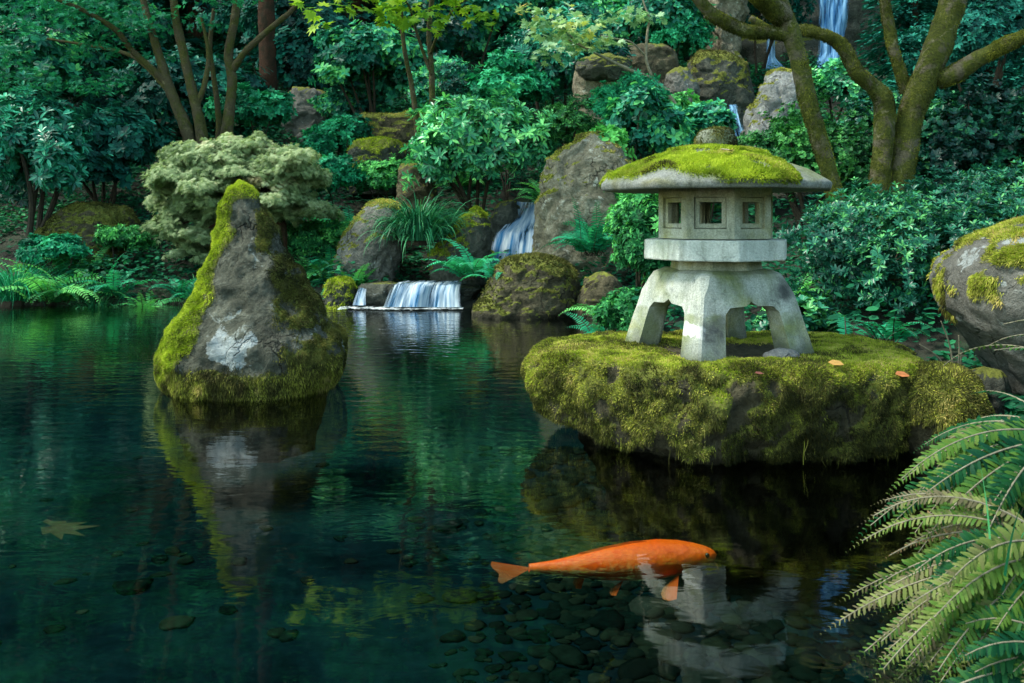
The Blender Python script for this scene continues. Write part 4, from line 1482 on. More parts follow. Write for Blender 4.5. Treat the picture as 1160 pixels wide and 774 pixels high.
        c0 = nose - ax * .022 - base + sgn * sd_ * .018 - up * .012
        tube(g, np.array([c0, c0 + ax * .012 + sgn * sd_ * .012 - up * .012, c0 + ax * .012 + sgn * sd_ * .018 - up * .026]), [.003, .0025, .001], 6, .8)
        g.build('barbel', fm, t)
    c0 = nose - ax * .70 * L - base
    fin('anal_fin', c0 - up * .035, -up * .9 - ax * .3, -ax - up * .35, [.05, .055, .05, .04])


M['eye'] = plain_mat('fish eye', (.01, .01, .01), (.03, .02, .01), .15, 10, .5, 0)
koi()

# pond stones on the floor: nobody could count them
rg = np.random.default_rng(12)
g = Geo()
bmi = bmesh.new()
bmesh.ops.create_icosphere(bmi, subdivisions=2, radius=1)
IV = np.array([v.co[:] for v in bmi.verts]); IF = np.array([[v.index for v in f.verts] for f in bmi.faces])
bmi.free()
n = 9500
px_ = rg.uniform(-3.5, 1.6, n); py_ = rg.uniform(1.4, 6.0, n)
dens = 0.02 + 0.98 * sstep(-.5, .5, px_ + .4 * fbm(np.stack([px_, py_, px_ * 0], 1) * 1.3, 2, 8))
k = rg.random(n) < dens
px_, py_ = px_[k], py_[k]
zb = np.minimum(terrain(px_, py_) + .012, -.3)
for x, y, z in zip(px_, py_, zb):
    s = rg.uniform(.016, .050) * (1.0 if rg.random() < .93 else 1.9)
    sh = np.array([s, s * rg.uniform(.6, 1), s * rg.uniform(.15, .32)])
    v = IV * (1 + .40 * vnoise(IV * 1.3 + rg.uniform(0, 50), 3) + .16 * vnoise(IV * 3.1 + rg.uniform(0, 50), 5))[:, None] * sh
    a = rg.uniform(0, 6.28)
    v = np.stack([v[:, 0] * math.cos(a) - v[:, 1] * math.sin(a), v[:, 0] * math.sin(a) + v[:, 1] * math.cos(a), v[:, 2]], 1)
    g.add(v + np.array([x, y, z + sh[2] * .4]), [IF], rg.random())
t = NT('sunken stone')
at = t.n('Attribute', attribute_name='var')
c = t.ramp(at.outputs['Fac'], [(0, (.0015, .004, .004)), (.6, (.0035, .009, .007)), (.95, (.009, .015, .010)), (1, (.02, .026, .022))])  # stones darkened as well for the light lost under water
c = t.mixc(.7, c, t.mixc(1.0, c, t.ramp(t.noise(25, 6, .7, t.n('TexCoord').outputs['Object']), [(.3, (.3, .3, .3)), (.7, (1.4, 1.4, 1.4))]), 'MULTIPLY'))
b = t.n('BsdfPrincipled'); b.inputs['Roughness'].default_value = .9; b.inputs['Specular IOR Level'].default_value = 0
t.l(c, b.inputs['Base Color']); t.l(b.outputs[0], t.out.inputs[0])
tag(g.build('pond_stones', t.m, smooth=True), kind='stuff')

# ------------------------------------------------------------------ falling water
def sheet(name, label, path, nu, mat, seed, wob=.03, var_fn=None, cat='waterfall', thick=.0):
    """path: list of (left point, right point) down the flow"""
    A = np.array([p[0] for p in path]); B = np.array([p[1] for p in path])
    L = np.concatenate([[0], np.cumsum(np.linalg.norm(np.diff((A + B) / 2, axis=0), axis=1))])
    nv_ = max(12, int(L[-1] / .02))
    nv_ = min(nv_, 160)
    s = np.linspace(0, L[-1], nv_)
    Ai = np.stack([np.interp(s, L, A[:, k]) for k in range(3)], 1); Bi = np.stack([np.interp(s, L, B[:, k]) for k in range(3)], 1)
    for _ in range(3):
        for q in (Ai, Bi):
            q[1:-1] = (q[:-2] + 2 * q[1:-1] + q[2:]) / 4
    u = np.linspace(0, 1, nu)
    V = Ai[:, None] * (1 - u)[None, :, None] + Bi[:, None] * u[None, :, None]
    w = np.linalg.norm(Bi - Ai, axis=1).mean()
    q = np.stack([np.tile(u * w * 6, (nv_, 1)), np.tile((s * 1.1)[:, None], (1, nu)), np.zeros((nv_, nu))], -1).reshape(-1, 3)
    dz = (fbm(q, 3, seed) * wob).reshape(nv_, nu)
    V[:, :, 1] -= dz
    V[:, :, 2] += dz * .12
    i = np.arange(nv_ * nu).reshape(nv_, nu)
    Fq = np.stack([i[:-1, :-1], i[1:, :-1], i[1:, 1:], i[:-1, 1:]], -1).reshape(-1, 4)
    g = Geo()
    ed = np.minimum(u, 1 - u)
    var = np.tile(.5 - .25 * (1 - sstep(0, .12, ed)), (nv_, 1))
    if var_fn is not None:
        var = var + var_fn(u[None, :], (s / L[-1])[:, None])
    base = V.reshape(-1, 3).mean(0)
    g.add(V.reshape(-1, 3) - base, [Fq], var.ravel())
    o = g.build(name, mat, smooth=True)
    o.location = tuple(base)
    me = o.data
    uvl = me.uv_layers.new(name='flow')
    UU = np.tile(u * w, (nv_, 1)).ravel(); VV = np.tile(s[:, None], (1, nu)).ravel()
    li = np.zeros(len(me.loops), np.int32)
    me.loops.foreach_get('vertex_index', li)
    uvl.data.foreach_set('uv', np.stack([UU[li], VV[li]], 1).astype(np.float32).ravel())
    return tag(o, label, cat)


def rowpts(rows):
    return [(P(a, y, d), P(b, y, d2)) for (y, a, b, d, d2) in rows]


# lower cascade: three curtains over the ledge
sheet('cascade', 'wide silky lower cascade spilling off the ledge into the pond', rowpts([(318, 452, 534, 10.4, 10.4), (320, 447, 530, 9.9, 9.8), (323, 444, 527, 9.6, 9.5), (332, 440, 525, 9.5, 9.42), (348, 434, 526, 9.45, 9.38)]), 110, M['fall'], 5, .10,
      lambda u, v: .05 * np.sin(u * 17 + 1) + .03 * np.sin(u * 41) + .16 * (v - .55))
sheet('cascade', 'narrow white trickle at the left end of the ledge', rowpts([(323, 407, 417, 10.0, 10.0), (326, 405, 416, 9.72, 9.7), (334, 402, 415, 9.6, 9.58), (346, 398, 416, 9.5, 9.5)]), 30, M['fall'], 6, .07, lambda u, v: -.02 + .15 * (v - .3) - .25 * np.abs(u - .5))
# upper cascade: fan between rocks
sheet('cascade', 'fanning white upper cascade tumbling between the boulders', rowpts([(229, 584, 614, 12.0, 12.0), (236, 583, 613, 11.7, 11.7), (248, 576, 612, 11.5, 11.4), (256, 568, 611, 11.3, 11.2), (264, 560, 610, 11.05, 10.9), (280, 556, 609, 10.9, 10.75), (300, 553, 608, 10.8, 10.6)]), 80, M['fall'], 8, .10,
      lambda u, v: .12 + .14 * np.sin(u * 9 + v * 7) + .16 * (v - .4))
# pool between the two cascades
g = Geo()
zp = .245
poly = [(-1.45, 9.95), (-.3, 9.75), (.3, 9.9), (.5, 10.6), (.4, 10.9), (-.5, 10.9), (-1.2, 10.5)]
V = np.array([(x, y, zp) for x, y in poly])
g.add(V, [np.array([list(range(len(poly)))])])
tag(g.build('stream_pool', M['water']), kind='structure')
# far falls
sheet('waterfall', 'tall blue waterfall at the top between the mossy branches', rowpts([(-130, 926, 962, 20.6, 20.6), (-30, 927, 961, 20.55, 20.55), (30, 928, 960, 20.5, 20.5), (60, 927, 958, 20.4, 20.4), (72, 922, 962, 20.2, 20.2), (92, 918, 966, 19.9, 19.9)]), 60, M['fall_far'], 9, .12, lambda u, v: .10 + 0 * u * v)
sheet('waterfall', 'thin blue waterfall left of the leaning trunk', rowpts([(40, 868, 878, 20.3, 20.3), (66, 867, 879, 20.2, 20.2), (78, 862, 892, 20.0, 20.0), (96, 856, 896, 19.7, 19.7)]), 30, M['fall_far'], 10, .10, lambda u, v: .12 * v + 0 * u)
sheet('cascade', 'blue rapids half hidden by plants above the lantern roof', rowpts([(118, 772, 840, 13.6, 13.6), (128, 770, 842, 13.2, 13.2), (142, 768, 846, 12.9, 12.9), (158, 775, 850, 12.7, 12.7)]), 60, M['fall_far'], 11, .12, lambda u, v: -.06 + 0 * u * v)
# foam where the lower cascade meets the pond
g = Geo()
rg = np.random.default_rng(3)
rows_ = []
u = np.linspace(0, 1, 80)
xl_ = np.interp(u, [0, 1], [P(388, 346, 9.6)[0], P(526, 348, 9.6)[0]])
yc = 9.36 + .05 * np.sin(u * 9)
V = np.stack([np.stack([xl_, yc - .12 + .04 * fbm(np.stack([u * 20, u * 0, u * 0], 1), 3, 4), np.full(80, .008)], 1), np.stack([xl_, yc, np.full(80, .02)], 1), np.stack([xl_, yc + .14, np.full(80, .03)], 1)])
i = np.arange(240).reshape(3, 80)
g.add(V.reshape(-1, 3), [np.stack([i[:-1, :-1], i[:-1, 1:], i[1:, 1:], i[1:, :-1]], -1).reshape(-1, 4)], np.repeat([.36, .66, .50], 80) + .12 * fbm(np.stack([np.tile(u * 14, 3), np.repeat([0, 1, 2], 80) * .7, np.zeros(240)], 1), 3, 3))
fo = g.build('foam', M['foam'], smooth=True)
uvl = fo.data.uv_layers.new(name='flow')
li = np.zeros(len(fo.data.loops), np.int32)
fo.data.loops.foreach_get('vertex_index', li)
uvl.data.foreach_set('uv', V.reshape(-1, 3)[li][:, :2].astype(np.float32).ravel())
tag(fo, kind='stuff')

# ------------------------------------------------------------------ plants
def lobes_tips(center, radii, K, n, rg, ls=.45, flat=1.0, up=.25, low=-.35):
    """tips on a crown made of K lobes inside an ellipsoid; returns tips, outward axes, lobe id"""
    center, radii = np.asarray(center, float), np.asarray(radii, float)
    dv = rdirs(K * 3, rg)
    dv = dv[dv[:, 2] > low][:K]
    K = len(dv)
    lc = dv * rg.uniform(.45, .82, (K, 1))
    lr = ls * rg.uniform(.5, 1.45, K)
    per = max(1, n // K)
    T_, A_, I_ = [], [], []
    for q in range(K):
        d = rdirs(per, rg)
        d = nrm(d + np.array([0, 0, up]) + lc[q] * .5)
        r = lr[q] * rg.uniform(.55, 1.0, (per, 1)) ** .6
        p = lc[q] + d * r * np.array([1, 1, flat])
        p = p * (1 + .12 * fbm(p * 4, 2, 5))[:, None]
        gap = fbm(p * 4.5 + lc[q] * 3, 3, 6) > -.20
        p, d = p[gap], d[gap]
        T_.append(p)
        A_.append(d)
        I_.append(np.full(len(p), q))
        ns = max(1, int(per * .07))
        sel = rg.choice(len(p), min(ns, len(p)), replace=False)
        sdir = nrm(d[sel] + np.array([0, 0, .5]) + rg.normal(0, .35, (len(sel), 3)))
        sl = rg.uniform(.08, .26, (len(sel), 1))
        for u in (.35, .7, 1.0):
            T_.append(p[sel] + sdir * sl * u)
            A_.append(sdir)
            I_.append(np.full(len(sel), q))
    T_, A_, I_ = np.concatenate(T_), np.concatenate(A_), np.concatenate(I_)
    return center + T_ * radii, nrm(A_ / radii * radii.mean()), I_, center + lc * radii


def shrub(name, label, ctr_, radii, mat, K, n, L, tmpl, nleaf=6, tilt=1.1, seed=1, cat='shrub', group=None, ls=.45, base=None, stems=5, up=.25, stem_r=.03, spread=.22, flat=1.0, parts=('foliage', 'branches'), low=-.35, bias=0.0, stem_mat='stem'):
    rg = np.random.default_rng(seed)
    tips, axes, lid, lc = lobes_tips(ctr_, radii, K, int(n * 1.25), rg, ls, flat, up, low)
    if base is None:
        base = np.array([ctr_[0], ctr_[1], tz(ctr_[0], ctr_[1])])
    th_ = terrain(tips[:, 0], tips[:, 1])
    k = tips[:, 2] > th_ + .03
    tips, axes, lid = tips[k], axes[k], lid[k]
    t = thing(name, label, cat, base, group)
    g = Geo()
    lv = rg.normal(0, spread, len(lc))
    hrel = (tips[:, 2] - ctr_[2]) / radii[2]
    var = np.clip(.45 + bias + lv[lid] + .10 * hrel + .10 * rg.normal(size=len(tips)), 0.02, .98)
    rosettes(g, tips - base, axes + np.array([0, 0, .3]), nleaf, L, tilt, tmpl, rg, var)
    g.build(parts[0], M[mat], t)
    if stems:
        g = Geo()
        for q in rg.choice(len(lc), min(stems, len(lc)), replace=False):
            e = lc[q]
            mid = base + (e - base) * .5 + rg.normal(0, .06, 3) * np.array([1, 1, .3])
            b0 = base + rg.normal(0, .05, 3) * np.array([1, 1, 0]) - np.array([0, 0, .05])
            tube(g, np.array([b0, mid, e]) - base, [stem_r, stem_r * .75, stem_r * .35], 7, .5, .15, q)
        # twigs out to some of the tips
        for q in rg.choice(len(tips), min(len(tips), 40), replace=False):
            e = tips[q]
            c0 = lc[lid[q]]
            tube(g, np.array([c0, (c0 + e) / 2 + rg.normal(0, .02, 3), e]) - base, [stem_r * .3, stem_r * .22, stem_r * .12], 5, .5)
        g.build(parts[1], M[stem_mat], t)
    return t


def frond_curve(root, az, L, rise, droop, n):
    """arching rachis"""
    s = np.linspace(0, 1, n)
    a = rise - droop * s ** 1.3
    step = L / (n - 1)
    h = np.concatenate([[0], np.cumsum(np.cos(a[:-1]) * step)])
    v = np.concatenate([[0], np.cumsum(np.sin(a[:-1]) * step)])
    return root + np.stack([h * math.cos(az), h * math.sin(az), v], 1), np.stack([np.cos(a) * math.cos(az), np.cos(a) * math.sin(az), np.sin(a)], 1)


def frond(g, gr, root, az, L, rise, droop, npair, wid, tmpl, rg, var, taper=.75, pin_w=1.0, curl=.25, start=.10, r=.004):
    n = npair + 3
    q, tg = frond_curve(root, az, L, rise, droop, n)
    side = nrm(np.cross(tg, np.array([0, 0, 1.0])))
    roll = rg.normal(0, .3)
    upn = np.cross(side, tg)
    side = side * math.cos(roll) + upn * math.sin(roll)
    upn = np.cross(side, tg)
    s = np.linspace(0, 1, n)
    ln = wid * np.minimum(1, (s / .22 + .25)) * np.clip(1 - s ** 2.2, .03, 1) ** taper
    k = s > start
    for sg in (-1, 1):
        d = nrm(side * sg + tg * (.22 + .35 * s[:, None]) - np.array([0, 0, curl]) * rg.uniform(.5, 1.2, (n, 1)) + rg.normal(0, .07, (n, 3)))
        nn = nrm(upn + side * sg * .15 + rg.normal(0, .12, (n, 3)))
        vv = np.clip(var + rg.normal(0, .06, n), 0, 1)
        scatter(g, tmpl, q[k], d[k], nn[k], ln[k] * rg.uniform(.88, 1.08, k.sum()), vv[k])
    tube(gr, q[:: max(1, n // 8)], np.linspace(r, r * .3, len(q[:: max(1, n // 8)])), 5, .3)


def fern(name, label, root, nf, L, mat, seed, rise=1.0, droop=1.7, npair=22, wid=.09, az=(0, 2 * math.pi), tmpl=T_PINNA, group=None, bias=0.0, cat='fern', dry=0, lenj=.3, bipin=False, r=.004, spread=.05):
    rg = np.random.default_rng(seed)
    t = thing(name, label, cat, root, group)
    g, gr, gd = Geo(), Geo(), Geo()
    for k in range(nf):
        a = az[0] + (az[1] - az[0]) * (k + rg.uniform(0, .9)) / nf
        l = L * rg.uniform(1 - lenj, 1 + lenj * .5)
        rt = np.array([rg.normal(0, spread), rg.normal(0, spread), 0])
        v = np.clip(.5 + bias + rg.normal(0, .16), .02, .98)
        isd = k < dry
        frond(gd if isd else g, gr, rt, a, l, rise + rg.normal(0, .22), droop + rg.normal(0, .25) + (.4 if isd else 0), npair, wid * rg.uniform(.8, 1.15), tmpl, rg, v, r=r)
    g.build('fronds', M[mat], t)
    gr.build('frond_stems', M['stem_pale'] if mat == 'fern_fore' else M['stem'], t)
    if dry:
        gd.build('dry_fronds', M['fern_dry'], t)
    return t


def sedge(name, label, root, nb, L, mat, seed, wid=.012, rise=1.25, droop=2.2, spread=.12, az=(0, 6.283), cat='grass'):
    rg = np.random.default_rng(seed)
    t = thing(name, label, cat, root)
    n = 8
    s = np.linspace(0, 1, n)
    a = rg.uniform(az[0], az[1], nb)
    l = L * rg.uniform(.5, 1.15, nb)
    el = np.clip(rise + rg.normal(0, .28, nb), .3, 1.55)[:, None] - (droop * rg.uniform(.5, 1.2, nb))[:, None] * s[None] ** 1.5
    st = (l / (n - 1))[:, None]
    h = np.concatenate([np.zeros((nb, 1)), np.cumsum(np.cos(el[:, :-1]) * st, 1)], 1)
    v = np.concatenate([np.zeros((nb, 1)), np.cumsum(np.sin(el[:, :-1]) * st, 1)], 1)
    r0 = np.abs(rg.normal(0, spread, nb))
    q = np.stack([(r0[:, None] + h) * np.cos(a)[:, None], (r0[:, None] + h) * np.sin(a)[:, None], v], -1)
    sd_ = np.stack([-np.sin(a), np.cos(a), np.zeros(nb)], 1)[:, None] + rg.normal(0, .2, (nb, 1, 3))
    w = wid * (1 - s ** 2 * .92)[None, :, None]
    V = np.stack([q - sd_ * w / 2, q + sd_ * w / 2], 2)
    V[:, :, 0, 2] += .0
    idx = np.arange(nb * n * 2).reshape(nb, n, 2)
    Fq = np.stack([idx[:, :-1, 0], idx[:, :-1, 1], idx[:, 1:, 1], idx[:, 1:, 0]], -1).reshape(-1, 4)
    g = Geo()
    g.add(V.reshape(-1, 3), [Fq], np.repeat(np.clip(rg.normal(.5, .22, nb), 0, 1), n * 2))
    g.build('blades', M[mat], t)
    g = Geo()
    th = np.linspace(0, 6.283, 9)[:-1]
    tube(g, np.array([[0, 0, -.06], [0, 0, .02], [0, 0, .05]]), [spread * .9, spread * .8, spread * .3], 10, .5, .3, seed)
    g.build('root_crown', M['stem'], t)
    return t


def gp(px, d, dz=0):
    x = (px - 580) / F * d
    return np.array([x, d, tz(x, d) + dz])


def pxr(px, d):
    return px / F * d


# --- shrubs placed by what the photograph shows (photo column, row, distance)
def shrub_at(name, label, px, py, d, rx, rz, ry, mat, K, n, L, tmpl, **kw):
    return shrub(name, label, P(px, py, d), (pxr(rx, d), ry, pxr(rz, d)), mat, K, n, L, tmpl, **kw)


shrub_at('rhododendron', 'large leafed dark teal rhododendron at the far left bank', 30, 188, 11.2, 78, 88, .8, 'rhodo_dark', 26, 1000, .125, T_LANCE, nleaf=8, tilt=1.25, seed=2, ls=.36, stems=4, stem_r=.045, bias=.22, base=gp(35, 11.2))
shrub_at('rhododendron', 'bright glossy rhododendron hanging above the sedge clump and cascade', 545, 172, 11.5, 84, 62, .7, 'rhodo', 30, 1150, .115, T_LANCE, nleaf=8, tilt=1.2, seed=6, ls=.36, stems=6, stem_r=.03, bias=.12, base=gp(545, 12.0), spread=.14)
shrub_at('rhododendron', 'dark blue green rhododendron beneath the pale maple branch', 632, 75, 14.4, 80, 66, .9, 'rhodo_dark', 30, 1300, .125, T_LANCE, nleaf=8, tilt=1.2, seed=8, ls=.36, stems=5, stem_r=.04, bias=.18, base=gp(632, 14.6))
shrub_at('viburnum', 'broad leafed teal shrub behind the mossy shelf rock', 425, 82, 14.8, 78, 58, .8, 'broad', 28, 1800, .11, T_OVAL, nleaf=5, tilt=1.35, seed=9, ls=.36, flat=.6, stems=6, bias=.1, base=gp(425, 15))
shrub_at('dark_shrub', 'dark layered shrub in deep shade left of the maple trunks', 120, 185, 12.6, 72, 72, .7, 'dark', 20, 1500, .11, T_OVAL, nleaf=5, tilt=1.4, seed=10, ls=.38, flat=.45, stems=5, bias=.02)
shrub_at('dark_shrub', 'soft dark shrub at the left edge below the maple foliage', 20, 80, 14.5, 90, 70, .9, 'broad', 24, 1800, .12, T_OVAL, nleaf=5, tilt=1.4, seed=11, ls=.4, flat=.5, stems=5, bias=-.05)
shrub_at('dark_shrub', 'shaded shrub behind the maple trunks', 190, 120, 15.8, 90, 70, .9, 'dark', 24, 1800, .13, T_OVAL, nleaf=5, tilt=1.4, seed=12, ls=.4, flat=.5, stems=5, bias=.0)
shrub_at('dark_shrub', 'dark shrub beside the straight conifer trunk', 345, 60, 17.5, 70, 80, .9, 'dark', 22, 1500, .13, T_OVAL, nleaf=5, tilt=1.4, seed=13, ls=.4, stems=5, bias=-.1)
shrub_at('leafy_shrub', 'teal leafy shrub at top centre behind the lime maple sprays', 520, 30, 16.8, 85, 60, .9, 'broad', 22, 1500, .13, T_OVAL, nleaf=5, tilt=1.35, seed=14, ls=.4, flat=.6, stems=5, bias=.06)
shrub_at('leafy_shrub', 'teal leafy shrub in the top middle right of the pale maple', 735, 35, 17.5, 62, 55, .9, 'broad', 22, 1500, .12, T_OVAL, nleaf=5, tilt=1.3, seed=15, ls=.4, stems=5, bias=.06)
shrub_at('leafy_shrub', 'loose light green shrub with yellow leaves just left of the lantern roof', 725, 150, 10.8, 52, 52, .6, 'broad', 22, 900, .10, T_OVAL, nleaf=5, tilt=1.3, seed=16, ls=.36, stems=6, bias=.16, stem_r=.018, spread=.2)
shrub_at('leafy_shrub', 'yellow green young plants behind the left of the lantern roof', 690, 168, 10.4, 30, 26, .3, 'fern', 12, 260, .10, T_OVAL, nleaf=5, tilt=1.3, seed=17, ls=.4, stems=5, bias=.3, stem_r=.012)
shrub_at('fine_shrub', 'fine leafed green shrub above the upright boulder', 640, 150, 11.6, 40, 34, .5, 'hedge', 16, 900, .06, T_DIAM, nleaf=6, tilt=1.1, seed=18, ls=.42, stems=4, bias=.12)
shrub_at('leafy_shrub', 'blue green plants among the rapids above the lantern', 800, 145, 11.6, 40, 30, .4, 'broad', 14, 500, .09, T_OVAL, nleaf=5, tilt=1.3, seed=19, ls=.4, stems=4, bias=.1, stem_r=.015)
shrub_at('glossy_shrub', 'glossy pale leafed plant between the waterfall and the hedge', 945, 105, 12.2, 36, 30, .4, 'rhodo', 14, 420, .10, T_OVAL, nleaf=6, tilt=1.2, seed=20, ls=.4, stems=4, bias=.15)
shrub_at('hedge', 'clipped small leafed hedge behind the lantern roof and leaning trunk', 925, 185, 9.2, 85, 62, .7, 'hedge', 34, 3600, .045, T_OVAL, nleaf=7, tilt=1.0, seed=21, ls=.34, stems=6, cat='hedge', bias=.02)
shrub_at('hedge', 'dense dark hedge behind the forked mossy tree at right', 1110, 178, 8.8, 115, 76, .8, 'azalea', 40, 4600, .06, T_OVAL, nleaf=7, tilt=1.05, seed=22, ls=.32, stems=6, cat='hedge', bias=.02)
shrub_at('azalea', 'rounded azalea bush with blue green rosettes right of the lantern', 1030, 300, 5.9, 145, 98, .75, 'azalea', 46, 5200, .043, T_LANCE, nleaf=8, tilt=1.05, seed=23, ls=.30, stems=8, cat='azalea', bias=.12, stem_r=.02, spread=.12)
shrub_at('azalea', 'azalea bush at the right edge above the leaning boulder', 1165, 240, 6.3, 80, 62, .6, 'azalea', 26, 2200, .043, T_LANCE, nleaf=8, tilt=1.05, seed=24, ls=.34, stems=6, cat='azalea', bias=.14, stem_r=.02)
shrub_at('low_shrub', 'low dark leaved plants in the gap behind the lantern legs', 905, 375, 5.3, 40, 32, .3, 'azalea', 16, 900, .05, T_OVAL, nleaf=6, tilt=1.1, seed=25, ls=.42, stems=4, bias=.18, stem_r=.012)
shrub_at('fine_shrub', 'feathery green bush reaching up the left side of the lantern', 728, 285, 7.4, 40, 72, .45, 'fern', 22, 2300, .055, T_DIAM, nleaf=6, tilt=1.2, seed=26, ls=.40, stems=6, bias=-.16, stem_r=.015)
shrub_at('fine_shrub', 'wispy green plants at the waterline left of the lantern', 712, 360, 6.6, 34, 36, .35, 'fern', 18, 1100, .05, T_DIAM, nleaf=6, tilt=1.2, seed=27, ls=.42, stems=5, bias=-.15, stem_r=.01)
shrub_at('fine_shrub', 'olive small leafed shrub under the pale laceleaf maple', 250, 290, 11.6, 30, 24, .4, 'hedge', 16, 900, .055, T_DIAM, nleaf=6, tilt=1.1, seed=28, ls=.42, stems=4, bias=.2, stem_r=.015)
shrub_at('dark_shrub', 'dark bank plants in the middle distance right of the laceleaf maple', 385, 165, 13.6, 44, 32, .5, 'fern_teal', 16, 800, .09, T_DIAM, nleaf=6, tilt=1.2, seed=29, ls=.42, stems=4, bias=-.05)
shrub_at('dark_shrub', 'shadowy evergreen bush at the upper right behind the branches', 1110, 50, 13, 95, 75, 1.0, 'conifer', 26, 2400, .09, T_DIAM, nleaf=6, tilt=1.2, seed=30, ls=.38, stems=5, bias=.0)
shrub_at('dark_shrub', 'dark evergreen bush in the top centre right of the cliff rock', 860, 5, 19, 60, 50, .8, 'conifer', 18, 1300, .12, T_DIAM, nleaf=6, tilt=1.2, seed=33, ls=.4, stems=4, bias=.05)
shrub_at('dark_shrub', 'dark leafy bush behind the upright boulder and rectangular rock', 735, 225, 9.9, 46, 46, .5, 'hedge', 18, 1300, .055, T_DIAM, nleaf=6, tilt=1.2, seed=34, ls=.42, stems=4, bias=-.12)

for k, (lab, px, py, d, rx, rz, ry, mt, n_, L, bi) in enumerate([
    ('fine teal bush between the slim maple trunks and the back rock', 285, 128, 14.2, 48, 30, .5, 'fern_teal', 1000, .075, -.05),
    ('fresh green bush on the slope above the wedge boulder', 440, 205, 12.4, 44, 28, .4, 'fern', 1000, .06, .02),
    ('airy bush right of the back rock on the shaded slope', 395, 128, 15.4, 40, 28, .5, 'broad', 900, .08, .10),
    ('teal bush over the shelf rock beside the thin maple stems', 505, 105, 13.6, 46, 34, .5, 'broad', 1200, .075, .15),
    ('light teal bush above the bright rhododendron', 575, 100, 13.2, 46, 36, .5, 'fern_teal', 1300, .07, .12),
    ('lush bush between the upright boulder and rectangular rock', 715, 125, 12.2, 42, 36, .4, 'fern_teal', 1200, .07, .14),
    ('bright bush beneath the pale maple twigs', 760, 135, 12.6, 34, 30, .4, 'fern', 900, .065, .12),
    ('bush hiding the foot of the cliff rock', 770, 45, 17, 40, 32, .6, 'fern_teal', 900, .09, .05),
    ('bush at the top edge left of the lime maple', 300, 20, 18.5, 70, 50, .9, 'dark', 1500, .10, .10),
    ('bush at the top edge above the dark rhododendron', 610, 5, 18.5, 70, 50, .9, 'broad', 1700, .10, .08),
    ('bush at the top edge left of the slim maple trunks', 90, 30, 17.5, 90, 60, .9, 'broad', 2000, .10, .0),
    ('green bush behind the left bank ferns', 135, 275, 11.0, 36, 22, .35, 'fern', 1000, .055, -.08),
    ('low green bush at the foot of the left rhododendron', 60, 285, 10.6, 40, 22, .3, 'fern_teal', 800, .06, -.05),
    ('bush filling the bank left of the sedge clump', 360, 275, 11.3, 40, 30, .35, 'fern', 1000, .06, .0),
    ('bush on the bank between laceleaf maple and mossy hump', 375, 205, 12.2, 36, 26, .35, 'fern_teal', 900, .065, .08),
    ('bush in the shade right behind the finial of the lantern', 860, 180, 10.2, 40, 30, .4, 'hedge', 1200, .05, .04),
    ('dense bush beneath the feathery hemlock', 1010, 135, 11.5, 60, 34, .5, 'azalea', 1500, .06, .04)]):
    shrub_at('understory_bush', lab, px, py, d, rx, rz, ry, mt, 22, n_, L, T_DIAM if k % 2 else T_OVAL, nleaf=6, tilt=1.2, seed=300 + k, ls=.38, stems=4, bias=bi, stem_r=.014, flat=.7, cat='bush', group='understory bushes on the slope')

# pale laceleaf maple: layered fine leaves
rg = np.random.default_rng(31)
LD = 10.9
base = gp(300, LD + .1)
t = thing('laceleaf_maple', 'pale cream green laceleaf maple forming a low layered dome on the left bank', 'tree', base)
g, gt = Geo(), Geo()
tops = []
specs = [(268, 188, 92, 30), (268, 184, 84, 26), (215, 250, 38, 30), (335, 236, 42, 20), (240, 215, 56, 22), (240, 177, 48, 22), (285, 167, 52, 20), (330, 182, 38, 22), (205, 197, 34, 17), (262, 192, 58, 20), (310, 197, 46, 18), (350, 207, 24, 14), (186, 210, 18, 10),
         (340, 232, 36, 15), (318, 246, 26, 13), (360, 244, 18, 11), (300, 228, 26, 12), (228, 240, 32, 13), (204, 262, 28, 15), (246, 262, 32, 16), (216, 288, 26, 14), (190, 230, 20, 10)]
sub = []
for (px, py, rx, rz) in specs:
    for k in range(max(4, rx // 4)):
        a = rg.uniform(0, 6.283)
        u = rg.random() ** .5
        sub.append((px + rx * .85 * u * math.cos(a), py + rz * .5 * u * math.sin(a) - 6 + 26 * (u * math.cos(a)) ** 2 * min(1, rx / 60), rx * rg.uniform(.25, .5), rz * rg.uniform(.35, .7)))
for (px, py, rx, rz) in sub:
    c0 = P(px, py, LD + rg.normal(0, .22))
    rad = np.array([pxr(rx, LD), pxr(rx, LD) * .8 + .12, pxr(rz, LD)])
    n = int(rx * 80)
    d = rdirs(n, rg)
    d[:, 2] = np.abs(d[:, 2]) * 1.0 - .35
    p = c0 + d * rad * rg.uniform(.35, 1.1, (n, 1))
    p = p + .14 * np.stack([fbm(p * 5, 3, 3 + k) for k in range(3)], 1)
    gp_ = fbm(p * 8, 3, 44) > -.22
    p, d = p[gp_], d[gp_]
    n = len(p)
    out = nrm(d * np.array([1, 1, .2]) + rg.normal(0, .45, (n, 3)) - np.array([0, 0, .75]))
    nn = nrm(np.array([[0, 0, .8]]) + d * 1.0 + rg.normal(0, .4, (n, 3)))
    lv = .46 + rg.normal(0, .13) + (py > 215) * -.06
    scatter(g, T_LACE, p - base, out, nn, .062 * rg.uniform(.7, 1.2, n), np.clip(lv + .2 * d[:, 2] + .18 * fbm(p * 5, 2, 9) + rg.normal(0, .12, n), 0, 1))  # leaves lighter towards each pad's top: a highlight put into the colour
    tops.append(c0)
g.build('crown', M['lace'], t)
tb = P(318, 292, LD)
tube(gt, np.array([[(318 - 580) / F * LD, LD, base[2] - .1], P(320, 265, LD), P(314, 240, LD), P(300, 215, LD), P(280, 190, LD)]) - base, [.075, .06, .05, .045, .03], 10, .5, .2, 3)
gt.build('trunk', M['bark_dark'], t)
gt = Geo()
fork = P(312, 238, LD)
